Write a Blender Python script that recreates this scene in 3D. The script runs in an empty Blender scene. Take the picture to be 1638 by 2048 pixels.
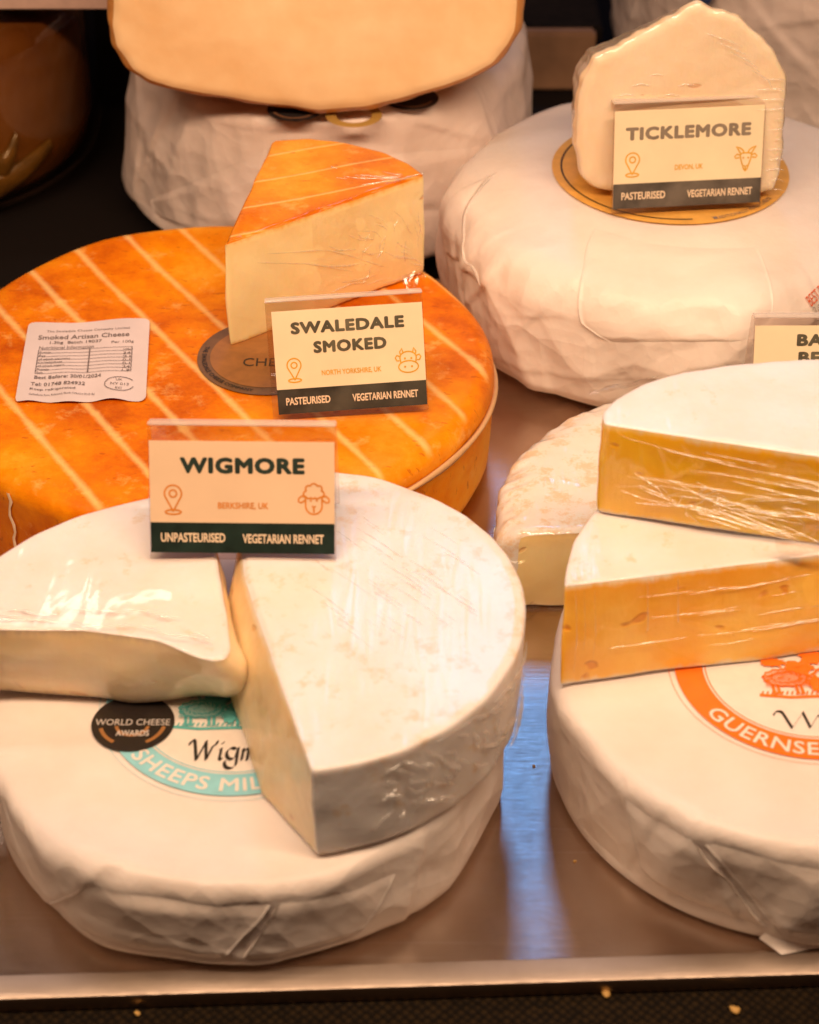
import bpy, math, random
import numpy as np
from mathutils import Matrix, Vector
random.seed(7); RNG = np.random.RandomState(7)
sc = bpy.context.scene
C = sc.collection
# ------------------------------------------------------------------ camera
PITCH = math.radians(36.5); CAMH = 0.575; FPX = 3800.0
cam_d = bpy.data.cameras.new('camera'); cam = bpy.data.objects.new('camera', cam_d); C.objects.link(cam)
cam.location = (0, 0, CAMH); cam.rotation_euler = (math.pi/2 - PITCH, 0, 0)
cam_d.sensor_fit = 'VERTICAL'; cam_d.sensor_height = 24.0; cam_d.lens = FPX/2048*24.0
cam_d.clip_start = 0.02; cam_d.clip_end = 50
cam_d.dof.use_dof = True; cam_d.dof.focus_distance = 0.90; cam_d.dof.aperture_fstop = 44.5/6.5
sc.camera = cam
# ------------------------------------------------------------------ world
w = bpy.data.worlds.new('World'); sc.world = w; w.use_nodes = True
bg = w.node_tree.nodes['Background']; bg.inputs[0].default_value = (1.0, 0.41, 0.23, 1); bg.inputs[1].default_value = 0.065
# ------------------------------------------------------------------ lamps
def area(name, loc, target, sx, sy, power, col, spread=180):
    l = bpy.data.lights.new(name, 'AREA'); l.shape = 'RECTANGLE'; l.size = sx; l.size_y = sy
    l.energy = power; l.color = col; l.spread = math.radians(spread)
    o = bpy.data.objects.new(name, l); C.objects.link(o); o.location = loc
    o.rotation_euler = (Vector(target)-Vector(loc)).to_track_quat('-Z', 'Y').to_euler()
    return o
area('front_strip_lamp', (0.0, 0.36, 0.80), (0.0, 0.95, 0.05), 1.2, 0.07, 9.2, (1.0, 0.695, 0.45), 140)
area('counter_strip_lamp', (0.0, 0.86, 0.84), (0.0, 0.76, 0.0), 1.2, 0.07, 1.6, (1.0, 0.80, 0.72))
area('rear_strip_lamp', (-0.34, 1.37, 0.80), (-0.15, 0.60, 0.05), 0.42, 0.03, 0.35, (1.0, 0.86, 0.74))
area('shop_window_light', (0.11, 2.2, 1.50), (0.06, 0.6, 0.0), 0.22, 0.34, 2.9, (0.15, 0.42, 1.0))
sc.view_settings.view_transform = 'Standard'; sc.view_settings.look = 'None'
sc.view_settings.exposure = -0.18; sc.view_settings.gamma = 1.0
try:
    sc.cycles.max_bounces = 8; sc.cycles.transparent_max_bounces = 12; sc.cycles.use_denoising = True
    sc.cycles.sample_clamp_indirect = 4.0
except Exception: pass

# ------------------------------------------------------------------ helpers
def at(u, v, z):
    F = np.array([0, math.cos(PITCH), -math.sin(PITCH)]); U = np.array([0, math.sin(PITCH), math.cos(PITCH)])
    d = F*FPX + np.array([1., 0, 0])*(u-819) - U*(v-1024)
    return np.array([0, 0, CAMH]) + d*((z-CAMH)/d[2])
def aty(u, v, y):
    F = np.array([0, math.cos(PITCH), -math.sin(PITCH)]); U = np.array([0, math.sin(PITCH), math.cos(PITCH)])
    d = F*FPX + np.array([1., 0, 0])*(u-819) - U*(v-1024)
    return np.array([0, 0, CAMH]) + d*(y/d[1])
def tag(o, label=None, cat=None, group=None, kind=None):
    if label: o['label'] = label
    if cat: o['category'] = cat
    if group: o['group'] = group
    if kind: o['kind'] = kind
    return o
def thing(name, loc, label, cat, group=None):
    o = bpy.data.objects.new(name, None); C.objects.link(o); o.location = loc; o.empty_display_size = .02
    return tag(o, label, cat, group)
def mesh_obj(name, V, Fc, mat, parent=None, smooth=True, M=None):
    V = np.asarray(V, float)
    if M is not None: V = V @ np.array(M.to_3x3()).T + np.array(M.translation)
    if parent is not None: V = V - np.array(parent_loc(parent))
    me = bpy.data.meshes.new(name)
    me.from_pydata(V.tolist(), [], [tuple(int(i) for i in f) for f in Fc])
    me.validate(); me.update()
    if smooth: me.polygons.foreach_set('use_smooth', [True]*len(me.polygons))
    me.materials.append(mat)
    o = bpy.data.objects.new(name, me); C.objects.link(o)
    if parent is not None: o.parent = parent
    return o
def parent_loc(p):
    v = Vector(p.location)
    while p.parent is not None: p = p.parent; v = v + Vector(p.location)
    return v
class Noise:
    def __init__(s, scale, seed, n=14):
        r = np.random.RandomState(seed); k = r.normal(size=(n, 3)); k /= np.linalg.norm(k, axis=1)[:, None]
        s.k = k*scale*r.uniform(.5, 1.6, n)[:, None]; s.p = r.uniform(0, 6.28, n); s.a = 1/math.sqrt(n)*1.3
    def __call__(s, P): return np.sin(P @ s.k.T + s.p).sum(-1)*s.a
def resample(pts, n, closed=True):
    P = np.asarray(pts, float); 
    if closed: P = np.vstack([P, P[:1]])
    d = np.r_[0, np.cumsum(np.hypot(*np.diff(P, axis=0).T))]
    t = np.linspace(0, d[-1], n+1)[:-1] if closed else np.linspace(0, d[-1], n)
    return np.c_[np.interp(t, d, P[:, 0]), np.interp(t, d, P[:, 1])]
def round_poly(P, k):
    for _ in range(k): P = (np.roll(P, 1, 0)+P*2+np.roll(P, -1, 0))/4
    return P
def arc(c, r, a0, a1, n=60):
    t = np.radians(np.linspace(a0, a1, n)); return [(c[0]+r*math.cos(a), c[1]+r*math.sin(a)) for a in t]
def outl_normals(P):
    T = np.roll(P, -1, 0)-np.roll(P, 1, 0); T /= np.maximum(np.linalg.norm(T, axis=1), 1e-9)[:, None]
    return np.c_[T[:, 1], -T[:, 0]]      # outward for CCW
def slab(outline, z0, z1, bevel=.003, center=None, m=20, caps=8, bulge=None, disp=None, nbev=4, bot_inset=0., mp=None):
    """closed slab surface as a grid: rows x N. returns V (R,N,3), side row range"""
    P = np.asarray(outline); N = len(P)
    A = .5*np.sum(P[:, 0]*np.roll(P[:, 1], -1)-np.roll(P[:, 0], -1)*P[:, 1])
    if A < 0: P = P[::-1]
    n = outl_normals(P); c = np.array(center) if center is not None else P.mean(0)
    rows = []; kinds = []
    rd = P-c; rl = np.linalg.norm(rd, axis=1); rd /= rl[:, None]; cs = np.clip((rd*n).sum(1), .45, 1); nb_ = rd*(bevel/cs)[:, None]; inn = P - nb_
    def capr(z):
        return [((c+(inn-c)*s), z) for s in (np.linspace(.01, 1, caps)**.8)[:-1]]
    for xy, z in capr(z0): rows.append(np.c_[xy-n*bot_inset, np.full(N, z)]); kinds.append(0)
    for a in np.linspace(0, 90, nbev):
        a = math.radians(a); rows.append(np.c_[inn+nb_*math.sin(a)-n*bot_inset*(1-math.sin(a)*.3), np.full(N, z0+bevel*(1-math.cos(a)))]); kinds.append(1)
    for s in np.linspace(0, 1, m+2)[1:-1]:
        off = np.zeros(N)
        if bulge is not None: off = off + (bulge if np.isscalar(bulge) else bulge)*math.sin(math.pi*s)**.8
        rows.append(np.c_[P+n*(off-bot_inset*.7*(1-s))[:, None], np.full(N, z0+bevel+(z1-z0-2*bevel)*s)]); kinds.append(2)
    for a in np.linspace(0, 90, nbev):
        a = math.radians(a); rows.append(np.c_[inn+nb_*math.cos(a), np.full(N, z1-bevel*(1-math.sin(a)))]); kinds.append(3)
    for xy, z in capr(z1)[::-1]: rows.append(np.c_[xy, np.full(N, z)]); kinds.append(4)
    V = np.array(rows); kinds = np.array(kinds)
    if disp is not None:
        dr = np.gradient(V, axis=0); dc = np.roll(V, -1, 1)-np.roll(V, 1, 1)
        nn = np.cross(dc, dr); nn /= np.maximum(np.linalg.norm(nn, axis=2), 1e-12)[..., None]
        V = V + nn*disp(V, kinds, nn)[..., None]
    return V, kinds
def grid_faces(R, N, pred=None):
    idx = np.arange(R*N).reshape(R, N); a = idx[:-1]; b = idx[1:]
    F = np.stack([a, np.roll(a, -1, 1), np.roll(b, -1, 1), b], -1)
    return F
def emit(name, V, mask, mat, parent, capT=False, capB=False, M=None, smooth=True):
    R, N, _ = V.shape; F = grid_faces(R, N)
    if mask is not None: F = F[mask]
    F = F.reshape(-1, 4)
    used = np.unique(F)
    extra = []
    if capT: extra.append(list(range((R-1)*N, R*N))); used = np.union1d(used, extra[-1])
    if capB: extra.append(list(range(N))[::-1]); used = np.union1d(used, extra[-1])
    re = -np.ones(R*N, int); re[used] = np.arange(len(used))
    fs = [tuple(re[f]) for f in F]+[tuple(re[f]) for f in extra]
    return mesh_obj(name, V.reshape(-1, 3)[used], fs, mat, parent, smooth, M)
def box(name, lo, hi, mat, parent=None, bev=.0008, M=None):
    lo = np.array(lo); hi = np.array(hi)
    import bmesh
    bm = bmesh.new(); bmesh.ops.create_cube(bm, size=1)
    for v in bm.verts: v.co = Vector(((lo+hi)/2 + np.array(v.co)*(hi-lo)).tolist())
    if bev: bmesh.ops.bevel(bm, geom=list(bm.edges), offset=bev, segments=2, affect='EDGES')
    V = [tuple(v.co) for v in bm.verts]; F = [[v.index for v in f.verts] for f in bm.faces]; bm.free()
    return mesh_obj(name, V, F, mat, parent, False, M)
# flat prints ------------------------------------------------------
def disc_mesh(c, r, z, n=72, rin=None, a0=0, a1=360):
    t = np.radians(np.linspace(a0, a1, n+1)); V = []; F = []
    if rin is None:
        V = [(c[0], c[1], z)]+[(c[0]+r*math.cos(a), c[1]+r*math.sin(a), z) for a in t]
        F = [(0, i+1, i+2) for i in range(n)]
    else:
        for a in t: V += [(c[0]+r*math.cos(a), c[1]+r*math.sin(a), z), (c[0]+rin*math.cos(a), c[1]+rin*math.sin(a), z)]
        F = [(2*i, 2*i+2, 2*i+3, 2*i+1) for i in range(n)]
    return np.array(V), F
def ribbon(pts, wd, closed=False, z=0):
    P = np.array(pts, float); n = len(P)
    if closed: T = np.roll(P, -1, 0)-np.roll(P, 1, 0)
    else: T = np.gradient(P, axis=0)
    T /= np.maximum(np.linalg.norm(T, axis=1), 1e-9)[:, None]; nn = np.c_[-T[:, 1], T[:, 0]]*wd/2
    V = np.empty((2*n, 3)); V[0::2, :2] = P+nn; V[1::2, :2] = P-nn; V[:, 2] = z
    m = n if closed else n-1
    F = [(2*i, 2*i+1, 2*((i+1) % n)+1, 2*((i+1) % n)) for i in range(m)]
    return V, F
def nib(pts, nv, z=0):
    P = np.array(pts, float); nv = np.array(nv); n = len(P)
    V = np.empty((2*n, 3)); V[0::2, :2] = P+nv; V[1::2, :2] = P-nv; V[:, 2] = z
    return V, [(2*i, 2*i+1, 2*i+3, 2*i+2) for i in range(n-1)]
def merge(parts):
    Vs = []; Fs = []; o = 0
    for i, (V, F) in enumerate(parts):
        V = np.array(V, float).copy(); V[:, 2] += i*8e-6
        Vs.append(V); Fs += [tuple(int(k)+o for k in f) for f in F]; o += len(V)
    return np.vstack(Vs), Fs
_tc = {}
def text_raw(s, bold=0.0, shear=0.0, space=1.0):
    k = (s, bold, shear, space)
    if k not in _tc:
        cu = bpy.data.curves.new('t', 'FONT'); cu.body = s; cu.shear = shear; cu.resolution_u = 3; cu.space_character = space
        ob = bpy.data.objects.new('t', cu); C.objects.link(ob)
        dg = bpy.context.evaluated_depsgraph_get(); me = bpy.data.meshes.new_from_object(ob.evaluated_get(dg))
        V = np.array([v.co[:] for v in me.vertices]); F = [tuple(p.vertices) for p in me.polygons]
        bpy.data.objects.remove(ob); bpy.data.curves.remove(cu); bpy.data.meshes.remove(me)
        if len(V) == 0: V = np.zeros((0, 3))
        if bold > 0:
            V, F = merge([(V+np.array([bold*.9*math.cos(q), bold*.9*math.sin(q), 0]), F) for q in np.arange(8)*math.pi/4])
            V[:, 2] *= .12
        _tc[k] = (V, F)
    V, F = _tc[k]; return V.copy(), F
def text_fit(s, x0, x1, yc, h, z=0, bold=0.02, shear=0, space=1.0):
    V, F = text_raw(s, bold, shear, space); lo = V.min(0); hi = V.max(0)
    V[:, 0] = x0+(V[:, 0]-lo[0])/(hi[0]-lo[0])*(x1-x0)
    V[:, 1] = yc-h/2+(V[:, 1]-lo[1])/(hi[1]-lo[1])*h
    V[:, 2] += z
    return V, F
def text_arc(s, c, R, h, a_mid_deg, span_deg, z, bold=.02, inward=True):
    """text read from inside-up along the lower arc of a ring"""
    V, F = text_raw(s, bold, 0, 1.05); lo = V.min(0); hi = V.max(0)
    x = (V[:, 0]-lo[0])/(hi[0]-lo[0])-.5; y = (V[:, 1]-lo[1])/(hi[1]-lo[1])-.5
    a = np.radians(a_mid_deg + x*span_deg); rr = R - y*h
    return np.c_[c[0]+rr*np.cos(a), c[1]+rr*np.sin(a), V[:, 2]+z], F

# ------------------------------------------------------------------ materials
def mat(name): 
    m = bpy.data.materials.new(name); m.use_nodes = True; nt = m.node_tree
    return m, nt, nt.nodes['Principled BSDF']
def nd(nt, t, **kw):
    n = nt.nodes.new(t)
    for k, v in kw.items():
        if k.startswith('i_'):
            key = k[2:]; n.inputs[int(key) if key.isdigit() else key.replace('_', ' ')].default_value = v
        else: setattr(n, k, v)
    return n
def coords(nt, scale=(1, 1, 1), rot=(0, 0, 0), which='Object'):
    tc = nd(nt, 'ShaderNodeTexCoord'); mp = nd(nt, 'ShaderNodeMapping'); mp.inputs['Scale'].default_value = scale; mp.inputs['Rotation'].default_value = rot
    nt.links.new(tc.outputs[which], mp.inputs[0]); return mp.outputs[0]
def noise(nt, vec, scale, detail=4, rough=.55, dist=0, typ=None):
    n = nd(nt, 'ShaderNodeTexNoise'); n.inputs['Scale'].default_value = scale; n.inputs['Detail'].default_value = detail
    n.inputs['Roughness'].default_value = rough; n.inputs['Distortion'].default_value = dist
    if typ: n.noise_type = typ
    nt.links.new(vec, n.inputs['Vector']); return n.outputs[0]
def ramp(nt, fac, stops):
    r = nd(nt, 'ShaderNodeValToRGB'); e = r.color_ramp.elements
    while len(e) < len(stops): e.new(.5)
    for el, (p, c) in zip(e, stops): el.position = p; el.color = (*c, 1) if len(c) == 3 else c
    nt.links.new(fac, r.inputs[0]); return r.outputs[0]
def mixc(nt, fac, a, b, mode='MIX'):
    n = nd(nt, 'ShaderNodeMix', data_type='RGBA', blend_type=mode)
    for i, s in ((0, fac), (6, a), (7, b)):
        if hasattr(s, 'is_linked') or hasattr(s, 'links'): nt.links.new(s, n.inputs[i])
        else: n.inputs[i].default_value = s if i == 0 else (*s, 1)
    return n.outputs[2]
def math_(nt, op, a, b=None, c=None, clamp=False):
    n = nd(nt, 'ShaderNodeMath', operation=op, use_clamp=clamp)
    for i, s in enumerate((a, b, c)):
        if s is None: continue
        if hasattr(s, 'links'): nt.links.new(s, n.inputs[i])
        else: n.inputs[i].default_value = s
    return n.outputs[0]
def bump(nt, h, strength, dist, normal=None):
    b = nd(nt, 'ShaderNodeBump'); b.inputs['Strength'].default_value = strength; b.inputs['Distance'].default_value = dist
    nt.links.new(h, b.inputs['Height'])
    if normal is not None: nt.links.new(normal, b.inputs['Normal'])
    return b.outputs[0]
def film(nt, p, strength=.5, rot=.5, dens=1.0, coat=1.0, rough=.10, cloudy=0.0):
    """cling film: a clear coat with its own wrinkled normal"""
    v1 = coords(nt, (60*dens, 9*dens, 30*dens), (0.2, 0.1, rot))
    a = noise(nt, v1, 3.0, 3, .5, .6, 'RIDGED_MULTIFRACTAL')
    v2 = coords(nt, (30, 30, 30), (0, 0, rot+1.2)); b = noise(nt, v2, 1.3*dens, 3, .5, 1.0)
    h = math_(nt, 'MULTIPLY', b, .25); h = math_(nt, 'MULTIPLY_ADD', a, .35, h)
    n = bump(nt, h, strength, .004)
    p.inputs['Coat Weight'].default_value = coat; p.inputs['Coat Roughness'].default_value = rough
    nt.links.new(n, p.inputs['Coat Normal']); return a

def m_paper(name, base=(.82, .735, .69), seed=0., film_s=None):
    m, nt, p = mat(name); v = coords(nt)
    n1 = noise(nt, v, 18, 5, .6); n2 = noise(nt, v, 160, 3, .6)
    lo = tuple(c*k for c, k in zip(base, (.93, .90, .87)))
    c = ramp(nt, n1, [(.35, lo), (.62, base)])
    nt.links.new(c, p.inputs['Base Color']); p.inputs['Roughness'].default_value = .42
    p.inputs['Specular IOR Level'].default_value = .45
    h = math_(nt, 'MULTIPLY_ADD', n2, .12, n1)
    v3 = coords(nt, (1, 1, 2.2), (0, 0, .4)); cr = noise(nt, v3, 26, 4, .55, .8, 'RIDGED_MULTIFRACTAL')
    h = math_(nt, 'MULTIPLY_ADD', cr, .16, h)
    nb1 = bump(nt, h, .35, .0035)
    wv = noise(nt, v, 12, 3, .5); cmb = nd(nt, 'ShaderNodeVectorMath', operation='MULTIPLY_ADD'); nt.links.new(wv, cmb.inputs[0]); cmb.inputs[1].default_value = (.03, .03, .03); nt.links.new(v, cmb.inputs[2])
    vo = nd(nt, 'ShaderNodeTexVoronoi'); vo.inputs['Scale'].default_value = 34; nt.links.new(cmb.outputs[0], vo.inputs['Vector'])
    vo2 = nd(nt, 'ShaderNodeTexVoronoi'); vo2.inputs['Scale'].default_value = 95; nt.links.new(cmb.outputs[0], vo2.inputs['Vector'])
    hv = math_(nt, 'MULTIPLY_ADD', vo2.outputs[0], .22, vo.outputs[0])
    ge = nd(nt, 'ShaderNodeNewGeometry'); sn = nd(nt, 'ShaderNodeSeparateXYZ'); nt.links.new(ge.outputs['Normal'], sn.inputs[0])
    mk = nd(nt, 'ShaderNodeMapRange', interpolation_type='SMOOTHSTEP'); mk.inputs[1].default_value = .98; mk.inputs[2].default_value = .6; mk.inputs[3].default_value = .10; mk.inputs[4].default_value = 1; nt.links.new(sn.outputs[2], mk.inputs[0])
    hv = math_(nt, 'MULTIPLY', hv, mk.outputs[0])
    nt.links.new(bump(nt, hv, .45, .006, nb1), p.inputs['Normal'])
    p.inputs['Subsurface Weight'].default_value = .12; p.inputs['Subsurface Radius'].default_value = (1, .6, .4); p.inputs['Subsurface Scale'].default_value = .003
    if film_s: film(nt, p, film_s, .8, .7, .5, .18)
    return m
PAPER = m_paper('wrapping_paper')
PAPER_W = m_paper('waxed_paper', (.86, .76, .69))
PAPER_B = m_paper('grey_paper', (.74, .61, .55))

def m_rind(name, base=(.81, .775, .765), tan=(.72, .50, .28), tan_amt=.55, fs=.5, rot=.5, coat=.55, rough=.14, dens=1.0):
    m, nt, p = mat(name); v = coords(nt)
    n1 = noise(nt, v, 30, 6, .62); n2 = noise(nt, v, 300, 3, .6); n3 = noise(nt, v, 95, 4, .7)
    c = ramp(nt, n1, [(.36, tuple(x*y for x, y in zip(base, (.98, .93, .87)))), (.6, base)])
    sp = ramp(nt, n3, [(tan_amt, (0, 0, 0)), (tan_amt+.12, (1, 1, 1))])
    spf = math_(nt, 'MULTIPLY', sp, .55)
    c = mixc(nt, spf, c, tan)
    nt.links.new(c, p.inputs['Base Color']); p.inputs['Roughness'].default_value = .6
    h = math_(nt, 'MULTIPLY_ADD', n2, .5, n1); h = math_(nt, 'MULTIPLY_ADD', n3, .5, h)
    nt.links.new(bump(nt, h, .16, .002), p.inputs['Normal'])
    p.inputs['Subsurface Weight'].default_value = .25; p.inputs['Subsurface Radius'].default_value = (1, .6, .35); p.inputs['Subsurface Scale'].default_value = .004
    if coat: film(nt, p, fs, rot, dens, coat, rough)
    return m
def m_paste(name, base, dark, rind=(.80, .66, .46), z0=0., z1=.05, edge=.004, holes=.70, fs=.5, rot=.2, coat=.6, rough=.12, rc=None, mott=.5, dens=1.0, axis=2):
    """cut cheese: colour shifts to the rind along the cut's upper and lower edge"""
    m, nt, p = mat(name); v = coords(nt)
    n1 = noise(nt, v, 22, 5, .6); n2 = noise(nt, v, 240, 3, .6)
    c = ramp(nt, n1, [(.5-mott*.3, dark), (.5+mott*.3, base)])
    # eyes
    v2 = coords(nt, (1, 1, 1.8), (0, .3, .2)); n3 = noise(nt, v2, 75, 1, .4)
    ey = ramp(nt, n3, [(holes, (0, 0, 0)), (holes+.05, (1, 1, 1))])
    c = mixc(nt, math_(nt, 'MULTIPLY', ey, .55), c, tuple(x*y for x, y in zip(dark, (.75, .45, .3))))
    tc = nd(nt, 'ShaderNodeTexCoord'); sx = nd(nt, 'ShaderNodeSeparateXYZ'); nt.links.new(tc.outputs['Object'], sx.inputs[0])
    z = sx.outputs[axis]; jit = noise(nt, coords(nt, (1, 1, .25)), 130, 4, .7)
    zz = math_(nt, 'MULTIPLY_ADD', jit, edge*1.8, z); zt = math_(nt, 'SUBTRACT', zz, z1-edge*.15)
    top = math_(nt, 'DIVIDE', zt, edge*.8, clamp=True)
    zb = math_(nt, 'SUBTRACT', z0+edge*1.7, zz); bot = math_(nt, 'DIVIDE', zb, edge*.8, clamp=True)
    e = math_(nt, 'MAXIMUM', top, bot)
    c = mixc(nt, e, c, rind)
    # darker translucent line under the rind
    zt2 = math_(nt, 'SUBTRACT', zz, z1-edge*2.6); t2 = math_(nt, 'DIVIDE', zt2, edge*2.6, clamp=True)
    t2 = math_(nt, 'MULTIPLY', t2, math_(nt, 'SUBTRACT', 1.0, e))
    c = mixc(nt, math_(nt, 'MULTIPLY', t2, .45), c, tuple(x*y for x, y in zip(dark, (.95, .8, .6))))
    nt.links.new(c, p.inputs['Base Color']); p.inputs['Roughness'].default_value = .45
    dg_ = noise(nt, coords(nt, (1, 1, .10)), 330, 2, .5); h = math_(nt, 'MULTIPLY_ADD', n2, .25, n1); h = math_(nt, 'MULTIPLY_ADD', dg_, .22, h); h = math_(nt, 'MULTIPLY_ADD', ey, -.9, h)
    nt.links.new(bump(nt, h, .35, .002), p.inputs['Normal'])
    p.inputs['Subsurface Weight'].default_value = .35; p.inputs['Subsurface Radius'].default_value = (1, .55, .2); p.inputs['Subsurface Scale'].default_value = .005
    if coat: film(nt, p, fs, rot, dens, coat, rough)
    return m
def m_smoked(name, ang, period, off, ang2=None, lw=.05, fs=.3, coat=.5, rough=.22, big=True):
    m, nt, p = mat(name); v = coords(nt)
    n1 = noise(nt, v, 10, 7, .68); n2 = noise(nt, v, 60, 5, .7); n3 = noise(nt, v, 330, 3, .6)
    c = ramp(nt, n1, [(.34, (.42, .060, .001)), (.45, (.70, .165, .001)), (.57, (.88, .29, .002)), (.70, (.94, .45, .035))])
    n0 = noise(nt, v, 5, 4, .6, .5); br = ramp(nt, n0, [(.48, (0, 0, 0)), (.66, (1, 1, 1))]); c = mixc(nt, math_(nt, 'MULTIPLY', br, .75), c, (.50, .085, .002))
    pal = ramp(nt, n2, [(.56, (0, 0, 0)), (.74, (1, 1, 1))])
    c = mixc(nt, math_(nt, 'MULTIPLY', pal, .55), c, (.95, .58, .18))
    fl = noise(nt, coords(nt, (1, 2.2, 1), (0, 0, .6)), 150, 2, .5); fk = ramp(nt, fl, [(.66, (0, 0, 0)), (.72, (1, 1, 1))])
    c = mixc(nt, math_(nt, 'MULTIPLY', fk, .5), c, (.38, .07, .006))
    tc = nd(nt, 'ShaderNodeTexCoord'); sx = nd(nt, 'ShaderNodeSeparateXYZ'); nt.links.new(tc.outputs['Object'], sx.inputs[0])
    wob = noise(nt, v, 9, 2, .5)
    def stripes(a, per, o):
        q = math_(nt, 'MULTIPLY', sx.outputs[0], math.cos(a)/per); q = math_(nt, 'MULTIPLY_ADD', sx.outputs[1], math.sin(a)/per, q)
        q = math_(nt, 'MULTIPLY_ADD', wob, .10, q); q = math_(nt, 'ADD', q, 10+o-.05)
        f = math_(nt, 'FRACT', q); d = math_(nt, 'ABSOLUTE', math_(nt, 'SUBTRACT', f, .5))
        jw = math_(nt, 'MULTIPLY_ADD', n2, -lw*1.5, d); jw = math_(nt, 'ADD', jw, lw*.2)
        s = nd(nt, 'ShaderNodeMapRange', interpolation_type='SMOOTHSTEP'); s.inputs[1].default_value = lw*.7; s.inputs[2].default_value = -lw*.55; s.inputs[3].default_value = 0; s.inputs[4].default_value = 1
        nt.links.new(jw, s.inputs[0]); return s.outputs[0]
    s = stripes(ang, period, off)
    if ang2 is not None: s = math_(nt, 'MAXIMUM', s, stripes(*ang2))
    gz = nd(nt, 'ShaderNodeNewGeometry'); sn = nd(nt, 'ShaderNodeSeparateXYZ'); nt.links.new(gz.outputs['Normal'], sn.inputs[0])
    up = nd(nt, 'ShaderNodeMapRange'); up.inputs[1].default_value = .55; up.inputs[2].default_value = .95; nt.links.new(sn.outputs[2], up.inputs[0])
    s = math_(nt, 'MULTIPLY', s, up.outputs[0])
    c = mixc(nt, math_(nt, 'MULTIPLY', s, .58), c, (.97, .68, .26))
    nt.links.new(c, p.inputs['Base Color']); p.inputs['Roughness'].default_value = .45; p.inputs['Specular IOR Level'].default_value = .12
    h = math_(nt, 'MULTIPLY_ADD', n3, .15, n2); h = math_(nt, 'MULTIPLY_ADD', s, .5, h)
    nt.links.new(bump(nt, h, .35, .002), p.inputs['Normal'])
    p.inputs['Subsurface Weight'].default_value = .15; p.inputs['Subsurface Radius'].default_value = (1, .4, .1); p.inputs['Subsurface Scale'].default_value = .004
    if coat: film(nt, p, fs, .4, .6, coat, rough)
    return m
def m_flat(name, col, rough=.5, coat=0., mott=.06, metal=0., scale=120, spec=.5, alpha=None):
    m, nt, p = mat(name); v = coords(nt); n = noise(nt, v, scale, 4, .6)
    c = ramp(nt, n, [(.3, tuple(x*(1-mott*2) for x in col)), (.7, tuple(min(1, x*(1+mott)) for x in col))])
    nt.links.new(c, p.inputs['Base Color']); p.inputs['Roughness'].default_value = rough; p.inputs['Metallic'].default_value = metal
    p.inputs['Specular IOR Level'].default_value = spec
    if coat: p.inputs['Coat Weight'].default_value = coat; p.inputs['Coat Roughness'].default_value = .06
    return m
def m_acrylic(name, tint=(.97, .93, .90), lowr=.05, edge=1.0):
    m = bpy.data.materials.new(name); m.use_nodes = True; nt = m.node_tree; nt.nodes.clear()
    o = nd(nt, 'ShaderNodeOutputMaterial'); mx = nd(nt, 'ShaderNodeMixShader'); tr = nd(nt, 'ShaderNodeBsdfTransparent'); gl = nd(nt, 'ShaderNodeBsdfGlossy')
    tr.inputs[0].default_value = (*tint, 1); gl.inputs['Roughness'].default_value = lowr
    fr = nd(nt, 'ShaderNodeFresnel'); ge = nd(nt, 'ShaderNodeNewGeometry')
    nt.links.new(math_(nt, 'MULTIPLY_ADD', ge.outputs['Backfacing'], 1/1.49-1.49, 1.49), fr.inputs[0])
    k = math_(nt, 'MULTIPLY', fr.outputs[0], edge, clamp=True)
    nt.links.new(k, mx.inputs[0]); nt.links.new(tr.outputs[0], mx.inputs[1]); nt.links.new(gl.outputs[0], mx.inputs[2]); nt.links.new(mx.outputs[0], o.inputs[0])
    return m
ACR = m_acrylic('clear_acrylic', (.965, .93, .91), .06, 1.4)
ACRE, nt_, p_ = mat('acrylic_edge'); p_.inputs['Base Color'].default_value = (.86, .76, .70, 1); p_.inputs['Roughness'].default_value = .25; p_.inputs['Alpha'].default_value = .45
FILM = m_acrylic('cling_film', (.98, .95, .93), .12, 2.6)
# crumpled film bump
nt = FILM.node_tree; nb = noise(nt, coords(nt), 140, 3, .6, .5, 'RIDGED_MULTIFRACTAL'); bn = bump(nt, nb, .8, .002)
for n_ in nt.nodes:
    if n_.type in ('BSDF_GLOSSY', 'FRESNEL'): nt.links.new(bn, n_.inputs['Normal'])

INSERT = m_flat('card_insert', (.86, .71, .47), .45, .2, .03, scale=40)
INSERT_P = m_flat('card_insert_pink_shaded', (.78, .55, .36), .45, .12, .02, scale=40)  # darker insert: the shade on this card is put into its colour
INK = m_flat('dark_green_ink', (.018, .035, .026), .45, .2, .2)
INK_G = m_flat('mottled_green_ink', (.12, .105, .065), .45, .3, .25, scale=60)  # paler, mottled version of the dark green ink
INK_HAZE = m_flat('hazed_green_ink', (.26, .205, .15), .45, .3, .15, scale=60)  # green ink greyed to paint in the haze of a reflection
BAND = m_flat('dark_green_band', (.012, .026, .020), .35, .3, .2)
BAND_G = m_flat('mottled_green_band', (.055, .050, .036), .35, .4, .35, scale=50)  # paler, mottled version of the dark green band
BAND_HAZE = m_flat('hazed_green_band', (.115, .095, .075), .35, .4, .3, scale=50)  # band lightened the same way, reflection haze mixed into its colour
OR_INK = m_flat('orange_ink', (.70, .22, .01), .5, .1, .1)
YE_INK = m_flat('ochre_ink', (.74, .38, .015), .5, .1, .1)
CREAM_INK = m_flat('cream_ink', (.78, .60, .42), .5, .1, .05)
BLACK_INK = m_flat('black_ink', (.02, .015, .014), .5, 0, .2)
GREY_INK = m_flat('grey_print', (.22, .17, .16), .6, 0, .3, scale=500)

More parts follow.
